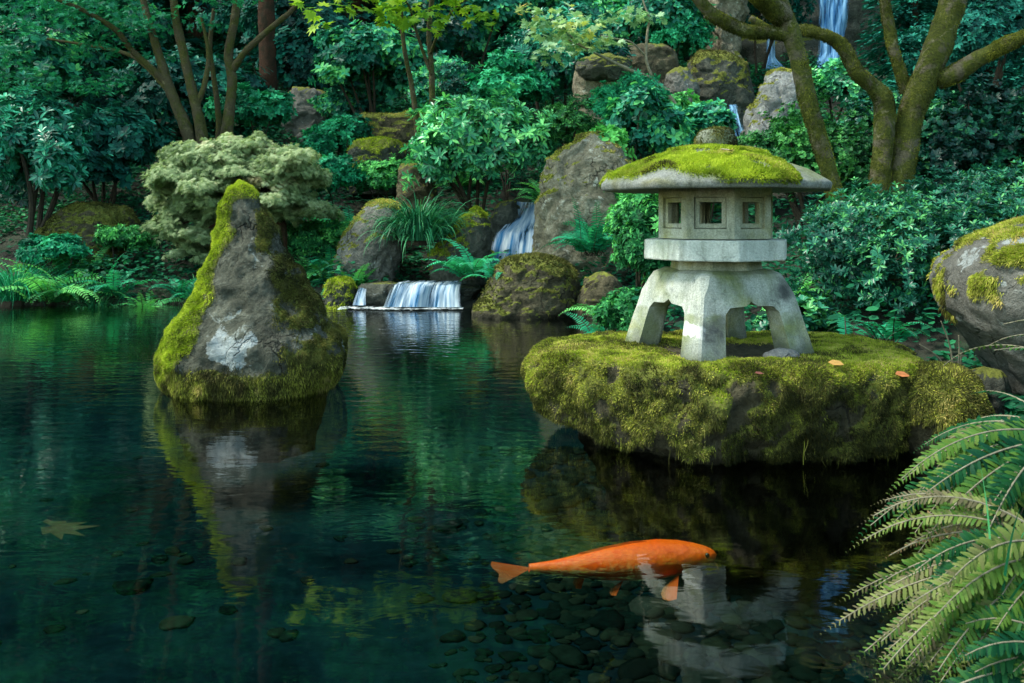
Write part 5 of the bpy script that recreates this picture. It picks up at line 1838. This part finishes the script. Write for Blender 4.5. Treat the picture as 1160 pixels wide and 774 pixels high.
for c0 in tops[::5]:
    m_ = (fork + c0) / 2 + np.array([0, 0, .10])
    tube(gt, np.array([fork, m_, c0]) - base, [.03, .022, .01], 7, .5, .2, 4)
gt.build('limbs', M['bark_dark'], t)

# ferns of the banks
FN = [
    ('arching green fern at the left waterline beside the sedge tuft', 75, 10.0, 18, .85, 'fern', .12, .105),
    ('teal fern cluster on the left bank below the dark mound', 130, 10.15, 16, .70, 'fern_teal', .1, .09),
    ('small pale fern near the rusty stems of the left bank', 165, 10.0, 14, .55, 'fern', .15, .08),
    ('drooping fern at the waterline left of the standing rock', 205, 10.2, 14, .5, 'fern_teal', .0, .075),
    ('bright teal fern cascading down the bank left of the wedge boulder', 405, 11.7, 26, 1.05, 'fern_teal', .22, .12),
    ('second teal fern lower on the bank beside the laceleaf maple', 372, 11.0, 20, .75, 'fern_teal', .10, .10),
    ('small fern above the left end of the lower cascade', 408, 10.25, 14, .5, 'fern', .10, .085),
    ('pale fern leaning over the right end of the lower cascade', 532, 9.75, 20, .66, 'fern_teal', .22, .10),
    ('lush teal fern at the foot of the upright boulder', 668, 9.3, 26, .75, 'fern_teal', .10, .095),
    ('light fern in the shade right of the lantern platform', 905, 6.3, 12, .6, 'fern', .30, .09),
    ('small fern beside the dome boulder uphill', 840, 13.0, 14, .7, 'fern_teal', .2, .12),
    ('light green fern under the dome boulder', 818, 12.2, 12, .55, 'fern', .28, .10),
    ('small fern at the base of the azalea near the mossy rock', 1000, 4.75, 12, .30, 'fern_teal', .05, .05),
    ('dark fern under the leaning boulder', 1085, 4.2, 12, .36, 'fern_teal', -.15, .06),
    ('fern on the right bank behind the wispy waterline plants', 700, 7.6, 18, .6, 'fern', .0, .08),
    ('small fern on the front of the pool boulder', 566, 9.15, 12, .35, 'fern_teal', .12, .07),
    ('low fern at the foot of the laceleaf maple', 345, 10.6, 16, .55, 'fern', -.1, .08),
]
FN += [
    ('broad fern high on the slope right of the shelf rock', 520, 13.6, 14, .75, 'fern', .1, .11),
    ('fern in front of the back rock on the shaded slope', 340, 14.6, 14, .75, 'fern_teal', .12, .11),
    ('fern beneath the slim maple trunks', 265, 12.4, 16, .75, 'fern_teal', .05, .11),
    ('fern at the foot of the far left rhododendron', 85, 10.8, 16, .75, 'fern', .05, .10),
    ('fern beside the rectangular rock on the slope', 620, 12.8, 14, .65, 'fern', .1, .10),
    ('fern on top of the bank behind the upright boulder', 690, 11.4, 14, .6, 'fern_teal', .18, .09),
    ('fern below the split rock beside the rapids', 752, 13.2, 14, .7, 'fern_teal', .2, .11),
    ('large pale fern leaning out over the left waterline', 52, 9.95, 18, .85, 'fern', .28, .11),
    ('wide fern right of the pale laceleaf maple trunk', 362, 10.7, 18, .7, 'fern', .12, .10),
    ('fern spilling over the top of the wedge boulder', 428, 11.4, 16, .65, 'fern_teal', .2, .10),
    ('fern left of the wispy waterline plants', 690, 6.9, 14, .45, 'fern_teal', .1, .07)]
for k, (lab, px, d, nf, L, mt, bi, wd) in enumerate(FN):
    r0 = gp(px, d, -.02)
    if px in (532,):
        r0[2] = .30
    if px == 566:
        r0 = P(566, 318, 9.0)
    if px == 668:
        r0 = P(672, 290, 9.3)
    if px == 1000:
        r0[2] = .32
    fern('fern', lab, r0, nf, L, mt, 60 + k, rise=1.05, droop=1.7, npair=22, wid=wd, bias=bi, group='ferns on the pond banks')
sedge('sedge', 'spiky dark green sedge clump on the bank above the lower cascade', P(474, 272, 10.35), 900, .72, 'grass', 71, .016, 1.1, 2.6, .16)
sedge('sedge', 'blue green grass tuft at the far left waterline', gp(18, 10.05), 650, .65, 'fern_teal', 72, .010, 1.0, 2.0, .20)
sedge('sedge', 'thin grass tuft under the left bank ferns', gp(108, 9.95), 260, .40, 'grass', 73, .010, 1.1, 2.0, .12)
sedge('sedge', 'rusty grass tuft between the left bank ferns', gp(172, 9.9), 200, .34, 'fern_dry', 74, .010, 1.1, 1.9, .10)
sedge('sedge', 'small grass tuft at the waterline behind the standing rock', gp(228, 10.1), 200, .36, 'grass', 75, .010, 1.1, 2.0, .12)
sedge('grass_tuft', 'sparse green grass at the waterline left of the lantern legs', gp(706, 5.9), 180, .34, 'fern', 76, .007, 1.1, 2.0, .10)

# dry stalks by the mossy rock
t = thing('dry_stalks', 'few tan dry stalks rising beside the mossy rock', 'plant stalks', P(1082, 430, 3.85))
g = Geo()
b0 = P(1082, 428, 3.85)
for (px, py) in ((1066, 362), (1086, 378), (1042, 388), (1089, 398)):
    e = P(px, py, 3.8)
    tube(g, np.array([[0, 0, -.05], (e - b0) * .5 + np.array([.01, 0, .01]), e - b0]), [.0045, .004, .0025], 6, .5)
g.build('stalk', M['stem_pale'], t)

# ------------------------------------------------------------------ foreground sword ferns
rg = np.random.default_rng(77)
def fore_fern(label, root, fr, seed, dry=()):
    """fronds given by their tip positions in the scene"""
    rg = np.random.default_rng(seed)
    t = thing('sword_fern', label, 'fern', root, 'sword ferns hanging over the water')
    g, gr, gd = Geo(), Geo(), Geo()
    nf0 = len(fr)
    fr = list(fr) + [(np.asarray(a) + rg.normal(0, 1, 3) * np.array([.05, .06, .05]), b * rg.uniform(.7, 1.3), w_ * .95, float(np.clip(v_ - .22 + rg.normal(0, .20), .05, .92))) for q_ in (0, 1, 2) for (a, b, w_, v_) in fr]
    for k, (tip, lift, wd, var) in enumerate(fr):
        tip = np.asarray(tip)
        c1 = root * .45 + tip * .55 + np.array([0, 0, lift])
        n = 50
        s = np.linspace(0, 1, n)[:, None]
        q = (1 - s) ** 2 * root + 2 * s * (1 - s) * c1 + s ** 2 * tip
        tg = nrm(np.gradient(q, axis=0))
        side = nrm(np.cross(tg, np.array([.15, -.6, .75])))
        roll = rg.normal(0, .25)
        upn = np.cross(side, tg)
        side = side * math.cos(roll) + upn * math.sin(roll)
        upn = np.cross(side, tg)
        s = s[:, 0]
        ln = .80 * wd * np.clip(s / .3 + .3, 0, 1) * np.clip(1 - s ** 2.6, .05, 1) ** .8
        is_d = k in dry
        tgt = gd if is_d else g
        for sg in (-1, 1):
            d = nrm(side * sg + tg * (.30 + .45 * s[:, None]) + rg.normal(0, .13, (n, 3)) - np.array([0, 0, .22]))
            if is_d:
                d = nrm(d + rg.normal(0, .55, (n, 3)) - np.array([0, 0, .4]))
            nn = nrm(upn + rg.normal(0, .26, (n, 3)))
            vv = np.clip(var + rg.normal(0, .09, n) + .22 * (s - .5), 0, .97)
            k2 = (s > .06)
            scatter(tgt, T_PINNA_HI, (q - root)[k2], d[k2], nn[k2], ln[k2] * rg.uniform(.85, 1.1, k2.sum()) * (.65 if is_d else 1), vv[k2])
        tube(gr, (q - root)[::5], np.linspace(.004, .0012, len(q[::5])), 6, .5)
    g.build('fronds', M['fern_fore'], t)
    gr.build('frond_stems', M['stem_pale'], t)
    if dry:
        gd.build('dry_fronds', M['fern_dry'], t)
    return t


TP = lambda px, py, d: P(px, py, d)
root1 = P(1215, 500, 2.45)
fore_fern('green sword fern fronds arching over the pond at the right edge', root1, [
    (TP(1012, 588, 2.25), .16, .062, .55), (TP(1046, 560, 2.5), .14, .055, .35), (TP(1024, 650, 2.15), .16, .066, .60), (TP(1062, 620, 2.3), .14, .06, .2), (TP(1075, 520, 2.7), .12, .055, .15),
    (TP(1100, 500, 2.8), .12, .05, .12), (TP(1050, 660, 2.2), .13, .062, .68), (TP(1085, 640, 2.1), .16, .065, .42), (TP(1130, 480, 2.9), .12, .055, .1), (TP(1105, 590, 2.3), .16, .06, .25),
    (TP(1120, 640, 2.2), .15, .06, .55), (TP(1090, 560, 2.5), .15, .055, .12), (TP(1060, 535, 2.6), .13, .05, .95), (TP(1065, 512, 2.7), .13, .035, .97), (TP(1140, 560, 2.4), .12, .06, .3), (TP(1094, 600, 2.3), .1, .05, .9)], 81, dry=(12, 13, 15))
root2 = P(1225, 640, 2.05)
fore_fern('pale yellowing sword fern fronds in the lower right corner', root2, [
    (TP(984, 700, 2.1), .14, .055, .82), (TP(980, 745, 2.0), .14, .055, .80), (TP(1002, 720, 2.0), .13, .055, .78), (TP(1040, 770, 1.95), .14, .06, .70), (TP(1070, 700, 1.95), .15, .062, .62),
    (TP(1085, 770, 1.9), .13, .062, .66), (TP(1110, 740, 1.95), .13, .06, .58), (TP(1130, 790, 1.9), .12, .06, .5), (TP(1015, 770, 1.95), .13, .055, .84), (TP(1060, 735, 2.05), .12, .055, .45),
    (TP(1150, 700, 1.95), .10, .06, .62), (TP(985, 610, 2.25), .18, .040, .95), (TP(992, 640, 2.2), .16, .038, .96), (TP(1010, 690, 2.1), .14, .045, .9), (TP(980, 695, 2.1), .13, .045, .92), (TP(1000, 790, 1.95), .12, .05, .85), (TP(1100, 680, 2.0), .15, .05, .3),
    (TP(1128, 655, 2.05), .12, .05, .2), (TP(1040, 700, 2.05), .13, .05, .4)], 82, dry=(11, 12, 13, 14))
root3 = P(1240, 760, 1.9)
fore_fern('dark green sword fern in the bottom right corner below the yellowing fronds', root3, [
    (TP(1060, 800, 1.85), .10, .055, .3), (TP(1100, 810, 1.85), .10, .055, .35), (TP(1140, 770, 1.85), .10, .055, .25), (TP(1120, 720, 1.95), .12, .055, .3), (TP(1160, 740, 1.9), .1, .055, .4), (TP(1085, 745, 2.0), .1, .05, .15)], 83)
for lab, x_, y_, sd__ in (('low sword fern on the near right bank behind the hanging fronds', 1.95, 2.5, 401), ('fern at the back of the near right bank under the leaning boulder', 2.2, 3.1, 402), ('fern clump on the bank just outside the lower right corner', 1.75, 1.7, 403)):
    fern('sword_fern', lab, np.array([x_, y_, tz(x_, y_)]), 18, .6, 'fern_fore', sd__, rise=1.0, droop=1.7, npair=30, wid=.055, bias=-.1, group='sword ferns hanging over the water')
rows = [(560, 1170, 1200), (600, 1140, 1300), (650, 1122, 1330), (720, 1105, 1350), (790, 1085, 1370)]
rr_('bank_stone', 'dark mossy bank stone behind the foreground ferns', rows, 2.3, .3, 'rock_dark', 88, .3, cat='rock')
sedge('grass_blade_tuft', 'single bright green grass blades among the foreground fern', P(1130, 690, 1.98), 5, .30, 'grass', 89, .006, 1.3, .5, .02)

# ------------------------------------------------------------------ trees
def pl(pts):
    return np.array([P(a, b, d) for a, b, d in pts])


def tree(name, label, base, trunks, limbs, bark, seed, crowns=(), twigs=None, cat='tree', moss=None):
    t = thing(name, label, cat, base)
    for k, (pts, rad) in enumerate(trunks):
        g = Geo()
        tube(g, pl(pts) - base, rad, 26, .5, .26, seed + k, step=.03)
        o = g.build('trunk', M[bark], t, smooth=True)
        if moss:
            V = np.concatenate(g.V); me = o.data
            no = np.zeros(len(V) * 3); me.vertices.foreach_get('normal', no)
            Fq = g.F[0]
            mm = sstep(-.1, .5, .35 + .9 * fbm((V + base) * 5, 3, seed))
            moss_blades(V, no.reshape(-1, 3), Fq, mm, moss, .014, .004, .5, .1, seed + k, V).build('moss', M['moss_bark'], o)
    for k, (pts, rad) in enumerate(limbs):
        g = Geo()
        tube(g, pl(pts) - base, rad, 18, .5, .28, seed + 20 + k, step=.03)
        o = g.build('limb', M[bark], t, smooth=True)
        if moss:
            V = np.concatenate(g.V); me = o.data
            no = np.zeros(len(V) * 3); me.vertices.foreach_get('normal', no)
            mm = sstep(-.1, .5, .3 + .9 * fbm((V + base) * 5, 3, seed))
            moss_blades(V, no.reshape(-1, 3), g.F[0], mm, moss // 2, .013, .004, .5, .1, seed + k, V).build('moss', M['moss_bark'], o)
    for (mat, fn) in crowns:
        g = Geo()
        fn(g, base, np.random.default_rng(seed + 50))
        g.build('crown', M[mat], t)
    return t


def spray_crown(pads, leaf, dens, tmpl=T_STAR, flat=.22, bias=0.0, droop=.35):
    """horizontal leaf pads: (px, py, d, radius m)"""
    def fn(g, base, rg):
        for (px, py, d, r) in pads:
            c0 = P(px, py, d)
            n = int(dens * r * r / (leaf * leaf))
            a = rg.uniform(0, 6.283, n)
            rr2 = r * np.sqrt(rg.random(n))
            p = c0 + np.stack([rr2 * np.cos(a), rr2 * np.sin(a), rg.normal(0, flat * r * .5, n) - .25 * rr2 ** 2 / r], 1)
            p = p + .18 * r * np.stack([fbm(p * (1.6 / r), 2, 5 + k) for k in range(3)], 1)
            # gaps
            keep = fbm(p * (2.4 / r), 2, int(px) % 97) > -.22
            p, a = p[keep], a[keep]
            n = len(p)
            d_ = nrm(np.stack([np.cos(a), np.sin(a), np.full(n, -droop)], 1) + rg.normal(0, .4, (n, 3)))
            nn = nrm(np.array([[0, 0, 1.0]]) + rg.normal(0, .35, (n, 3)))
            scatter(g, tmpl, p - base, d_, nn, leaf * rg.uniform(.65, 1.2, n), np.clip(.5 + bias + rg.normal(0, .1) + .2 * fbm(p * 2, 2, 8) + rg.normal(0, .12, n), 0, 1))
    return fn


# left maple with several slim trunks
MD = 13.0
pads = []
rg = np.random.default_rng(91)
for k in range(70):
    px = rg.uniform(-110, 330); py = rg.uniform(-330, 12)
    if px > 250 and py > -20:
        continue
    pads.append((px, py, MD + rg.normal(0, .9), rg.uniform(.35, .75)))
for k in range(30):
    pads.append((rg.uniform(-60, 150), rg.uniform(0, 110), MD - .3 + rg.normal(0, .5), rg.uniform(.3, .5)))
pads += [(165, 25, 12.7, .4), (205, 15, 12.8, .35), (235, 28, 13.2, .3), (190, 60, 13.4, .35)]
tree('maple_tree', 'left maple with several slim olive trunks spreading from one base', gp(228, MD), [
    ([(218, 185, MD), (212, 150, MD), (200, 120, MD), (190, 95, MD), (180, 62, MD), (172, 35, MD), (160, -10, MD), (150, -80, MD)], [.10, .09, .08, .075, .065, .055, .045, .03]),
    ([(230, 185, MD), (228, 150, MD), (220, 112, MD), (208, 62, MD), (198, 12, MD), (194, -50, MD), (185, -120, MD)], [.10, .085, .075, .065, .055, .045, .03]),
    ([(254, 178, MD + .2), (258, 140, MD + .2), (263, 95, MD + .2), (259, 60, MD + .2), (266, 20, MD + .2), (272, -40, MD + .2), (268, -120, MD)], [.095, .085, .075, .065, .06, .05, .03]),
    ([(247, 175, MD + .4), (248, 140, MD + .4), (244, 100, MD + .4), (238, 55, MD + .4), (242, 10, MD + .4)], [.05, .045, .04, .035, .025])],
    [([(190, 95, MD), (172, 78, MD - .1), (150, 58, MD - .2), (132, 35, MD - .4), (95, 12, MD - .6), (40, -10, MD - .9)], [.06, .05, .045, .04, .03, .02]),
     ([(195, 108, MD), (165, 75, MD + .3), (140, 60, MD + .5), (90, 50, MD + .6), (40, 42, MD + .8)], [.045, .035, .03, .022, .012]),
     ([(263, 80, MD + .2), (275, 62, MD + .1), (292, 45, MD), (315, 25, MD - .1), (332, 10, MD - .2), (360, -30, MD - .3)], [.06, .05, .045, .04, .035, .02]),
     ([(222, 120, MD), (232, 95, MD), (236, 60, MD), (228, 20, MD)], [.045, .04, .03, .02])],
    'bark_olive', 100, [('maple', spray_crown(pads, .085, 3.0, T_STAR5, bias=.16))])

# straight conifer trunk behind
tree('conifer_tree', 'straight dark reddish conifer trunk behind the left maple', gp(304, 16.5), [
    ([(306, 150, 16.5), (304, 90, 16.5), (302, 20, 16.5), (300, -120, 16.5), (298, -420, 16.5)], [.17, .16, .15, .13, .04])], [], 'bark_dark', 130,
    [('conifer', spray_crown([(300 + rg.normal(0, 40), y, 16.5 + rg.normal(0, .6), rg.uniform(.6, 1.1)) for y in range(-420, -20, 16)],   .16, 2.2, T_DIAM, bias=-.1))])

# thin lime maple in the centre
pads = [(352, 3, 9.6, .16), (372, 8, 9.6, .22), (360, 28, 9.6, .12), (420, 4, 9.8, .26), (450, 12, 9.8, .26), (478, 20, 9.8, .28), (505, 12, 9.9, .24), (535, 24, 9.9, .22), (548, 10, 9.9, .18), (398, -8, 9.8, .25), (470, 0, 9.8, .30), (525, 0, 9.9, .25), (495, 34, 9.8, .14), (436, 22, 9.8, .14)]
pads2 = [(rg.uniform(340, 580), rg.uniform(-260, -12), 10.4 + rg.normal(0, .7), rg.uniform(.3, .6)) for k in range(26)]
tree('maple_tree', 'thin stemmed maple with bright lime star leaves at the top centre', gp(480, 12.6), [
    ([(474, 180, 12.6), (472, 140, 12.5), (466, 95, 12.4), (458, 55, 12.2), (455, 10, 12.0), (462, -60, 11.4)], [.045, .04, .035, .03, .026, .018]),
    ([(492, 175, 12.6), (490, 130, 12.5), (489, 80, 12.4), (486, 35, 12.2), (492, -20, 11.8), (500, -90, 11.2)], [.05, .045, .04, .035, .03, .018])],
    [([(489, 85, 12.4), (478, 55, 12.3), (470, 30, 12.1), (462, 5, 11.5), (440, -15, 10.6), (420, -20, 10)], [.028, .022, .02, .016, .012, .008]),
     ([(488, 60, 12.3), (500, 30, 11.6), (520, 5, 10.6), (540, -5, 10)], [.022, .018, .013, .008])],
    'bark_olive', 140, [('maple_lime', spray_crown(pads, .12, 5.0, T_STAR, bias=.05)), ('maple', spray_crown(pads2, .09, 2.5, T_STAR, bias=.1))])

# pale turning maple
pads = [(606, 26, 11.7, .2), (598, 12, 11.7, .2), (650, 26, 11.6, .24), (632, 52, 11.6, .22), (672, 34, 11.6, .22), (622, 22, 11.9, .22), (640, 40, 11.9, .26), (660, 48, 11.9, .28), (680, 44, 11.9, .2), (618, 60, 11.9, .18), (640, 10, 11.9, .22), (612, 40, 11.9, .2), (700, 48, 11.8, .16), (665, 20, 12, .2), (720, 14, 12, .2), (740, 18, 12, .15), (628, 70, 11.8, .12), (690, 22, 12.1, .16), (705, 12, 12.1, .14)]
tree('maple_tree', 'slim branched maple with pale green and orange tinged leaves above centre', gp(760, 12.2), [
    ([(775, 140, 12.2), (760, 112, 12.2), (742, 92, 12.1), (715, 80, 12.0), (690, 68, 11.95), (662, 54, 11.9), (642, 44, 11.9)], [.035, .032, .03, .025, .02, .014, .008])],
    [([(740, 90, 12.1), (732, 68, 12.1), (733, 40, 12.1), (735, 20, 12.1), (728, -5, 12.1), (730, -60, 12.1)], [.022, .02, .018, .014, .012, .006]),
     ([(730, 62, 12.1), (715, 48, 12.0), (698, 44, 11.9), (680, 40, 11.9)], [.014, .012, .009, .005]),
     ([(660, 53, 11.9), (640, 35, 11.9), (625, 22, 11.9)], [.010, .007, .004])],
    'stem_pale', 150, [('maple_pale', spray_crown(pads, .10, 7.0, T_STAR, flat=.4, bias=-.04))])

# mossy trees right
AD = 6.9
pads = [(rg.uniform(640, 1000), rg.uniform(-420, -70), AD + rg.normal(0, .8), rg.uniform(.35, .6)) for k in range(24)]
tree('mossy_tree', 'leaning moss covered trunk rising behind the lantern roof', gp(958, AD), [
    ([(962, 330, AD), (956, 255, AD), (944, 212, AD), (930, 165, AD), (917, 120, AD), (907, 80, AD), (897, 40, AD), (880, 0, AD), (862, -50, AD), (850, -120, AD)], [.078, .068, .066, .068, .070, .072, .076, .085, .07, .045])],
    [([(896, 40, AD), (875, 37, AD), (850, 36, AD - .05), (825, 27, AD - .1), (802, 12, AD - .15), (785, -12, AD - .2), (770, -60, AD - .2)], [.062, .054, .05, .05, .048, .045, .028]),
     ([(888, 20, AD), (868, 2, AD - .1), (850, -18, AD - .2), (830, -70, AD - .3)], [.09, .08, .07, .04])],
    'bark_moss', 160, [('maple', spray_crown(pads, .09, 2.2, T_STAR5))], moss=12000)
BD = 8.2
pads = [(rg.uniform(880, 1300), rg.uniform(-420, -60), BD + rg.normal(0, .9), rg.uniform(.4, .7)) for k in range(26)]
tree('mossy_tree', 'forked mossy tree with thick curving limbs at the upper right', gp(1008, BD), [
    ([(1012, 290, BD), (1016, 230, BD), (1022, 185, BD), (1030, 140, BD), (1044, 98, BD), (1060, 60, BD), (1074, 20, BD), (1084, -20, BD), (1095, -90, BD)], [.135, .125, .118, .115, .128, .122, .115, .108, .06]),
    ([(992, 290, BD - .05), (994, 230, BD - .05), (1000, 170, BD - .05), (1003, 135, BD - .05), (1000, 112, BD - .05), (988, 98, BD - .05), (972, 84, BD - .1), (962, 66, BD - .1), (952, 50, BD - .1), (934, 40, BD - .15), (908, 34, BD - .1), (880, 38, BD), (850, 20, BD)], [.095, .09, .088, .095, .09, .075, .068, .065, .062, .052, .048, .04, .028])],
    [([(1062, 92, BD), (1085, 82, BD - .1), (1110, 66, BD - .2), (1140, 50, BD - .3), (1170, 38, BD - .4), (1215, 15, BD - .5)], [.095, .082, .076, .070, .066, .045]),
     ([(1028, 105, BD + .1), (1020, 80, BD + .1), (1012, 55, BD + .1), (1006, 25, BD + .1), (1000, -10, BD + .1), (990, -80, BD + .1)], [.06, .052, .048, .052, .042, .026])],
    'bark_moss', 170, [('maple', spray_crown(pads, .10, 2.2, T_STAR5))], moss=16000)


# feathery conifer right of the waterfall
def hanging(g, base, rg, c0, r, n, L):
    pass


def conifer(label, px, d, hgt, rad, seed, mat='conifer', z0=None, leaf=.11, name='conifer_tree', whorls=22, group=None, start=.08):
    rg = np.random.default_rng(seed)
    b = gp(px, d) if z0 is None else np.array([(px - 580) / F * d, d, z0])
    t = thing(name, label, 'tree', b, group)
    g = Geo()
    tube(g, np.array([[0, 0, -.2], [0, 0, hgt * .5], [0, 0, hgt]]), [.022 * hgt, .013 * hgt, .02], 10, .5, .1, seed)
    g.build('trunk', M['bark_dark'], t)
    g = Geo()
    for w in range(whorls):
        u = start + (1 - start) * w / whorls
        r = rad * (1 - u) ** .7 + .15
        nb = rg.integers(6, 9)
        for k in range(nb):
            a = rg.uniform(0, 6.283)
            n = max(8, int(r / leaf * 6))
            s = rg.random(n) ** .7
            dirv = np.array([math.cos(a), math.sin(a), 0])
            sidev = np.array([-math.sin(a), math.cos(a), 0])
            off = rg.normal(0, 1, n) * .20 * r * (1 - s * .6)
            p = np.array([0, 0, hgt * u]) + dirv * (r * s)[:, None] + sidev * off[:, None] + np.array([0, 0, 1.0]) * (-.28 * r * s ** 1.5 + rg.normal(0, .05, n) - .1 * np.abs(off))[:, None]
            ax = nrm(dirv + sidev * np.sign(off)[:, None] * .8 + rg.normal(0, .2, (n, 3)) - np.array([0, 0, .35]))
            nn = nrm(np.array([[0, 0, 1.0]]) + rg.normal(0, .3, (n, 3)))
            scatter(g, T_DIAM, p, ax, nn, leaf * 1.6 * rg.uniform(.7, 1.3, n), np.clip(.45 + rg.normal(0, .12) + rg.normal(0, .12, n) + .2 * s, 0, 1))
    g.build('crown', M[mat], t)
    return t


conifer('feathery hemlock right of the tall waterfall', 1036, 15.2, 4.6, 1.0, 201, leaf=.075, whorls=26)
conifer('small feathery hemlock at the upper right edge', 1120, 15.5, 5.0, 1.4, 202, leaf=.08, whorls=24)
for k, (px, d, h_, rd, lab) in enumerate([  # tall trees added, mostly above the view, so the pond reflects less sky
    (-150, 18.5, 15, 3.0, 'tall dark conifer beyond the far left of the bank'), (60, 21, 17, 3.2, 'tall dark conifer uphill behind the left maple'), (230, 23.5, 18, 3.3, 'tall conifer uphill behind the slim maple trunks'),
    (400, 22, 17, 3.2, 'tall conifer uphill behind the broad leafed teal shrub'), (560, 24, 18, 3.4, 'tall conifer uphill behind the lime maple'), (700, 22.5, 16, 3.0, 'tall conifer uphill behind the pale maple branch'),
    (1040, 24, 17, 3.2, 'tall conifer uphill right of the waterfall'), (1190, 19, 15, 3.0, 'tall conifer at the upper right edge'), (860, 27, 19, 3.4, 'tall conifer above the waterfall cliff'), (1400, 15, 14, 3.0, 'tall conifer beyond the right edge'),
    (-420, 16, 15, 3.2, 'tall conifer far outside the left edge'),
    (-40, 25, 17, 3.6, 'conifer high on the slope behind the far left bank'), (140, 26, 17, 3.6, 'conifer high on the slope behind the left maple crown'), (310, 26.5, 17, 3.6, 'conifer high on the slope above the back rock'),
    (480, 27, 17, 3.6, 'conifer high on the slope above the shelf rock'), (630, 27, 17, 3.6, 'conifer high on the slope above the rectangular rock'), (770, 26, 17, 3.6, 'conifer high on the slope left of the waterfall cliff'),
    (950, 28, 17, 3.6, 'conifer high on the slope right above the waterfall'), (1120, 26, 17, 3.6, 'conifer high on the slope behind the right hemlock')]):
    conifer(lab, px, d, h_, rd, 210 + k, leaf=.20, whorls=26, start=.02)

# ------------------------------------------------------------------ undergrowth over the slope
rg = np.random.default_rng(44)
N = 520000
x = rg.uniform(-15, 15, N); y = 3.2 + 25 * rg.random(N) ** .85
k = np.abs(x) < y * .66 + .6
x, y = x[k], y[k]
x = np.concatenate([x, rg.uniform(1.2, 4.5, 26000)])
y = np.concatenate([y, rg.uniform(.6, 4.2, 26000)])
s = sdf_poly(x, y, POND)
k = s > .06
for (sx, sy, sz, r) in STREAM:
    k &= np.hypot(x - sx, y - sy) > r * .9
x, y = x[k], y[k]
q = np.stack([x, y, np.zeros_like(x)], 1)
dn = fbm(q * 1.1, 3, 3)
k = rg.random(len(x)) < sstep(-.60, .05, dn)
x, y, q, dn = x[k], y[k], q[k], dn[k]
n = len(x)
hgt_ = np.clip(.14 + .55 * fbm(q * 1.9, 3, 9), .03, .6) * rg.uniform(.1, 1, n) * np.where((x > 1.0) & (y < 5), .35, 1)
p = np.stack([x, y, terrain(x, y) + hgt_], 1)
a = rg.uniform(0, 6.283, n)
ax = nrm(np.stack([np.cos(a), np.sin(a), rg.uniform(-.5, .3, n)], 1))
nn = nrm(np.array([[0, -.25, 1.0]]) + rg.normal(0, .4, (n, 3)))
g = Geo()
sz = .045 * rg.uniform(.7, 1.6, n) * (1 + .03 * y) * np.where(y < 3.6, .7, 1)
scatter(g, T_OVAL, p, ax, nn, sz, np.clip(.42 + .35 * dn + rg.normal(0, .16, n), 0, 1))
tag(g.build('undergrowth', M['cover']), kind='stuff')
print('verts', sum(len(o.data.vertices) for o in SC.objects if o.type == 'MESH'))
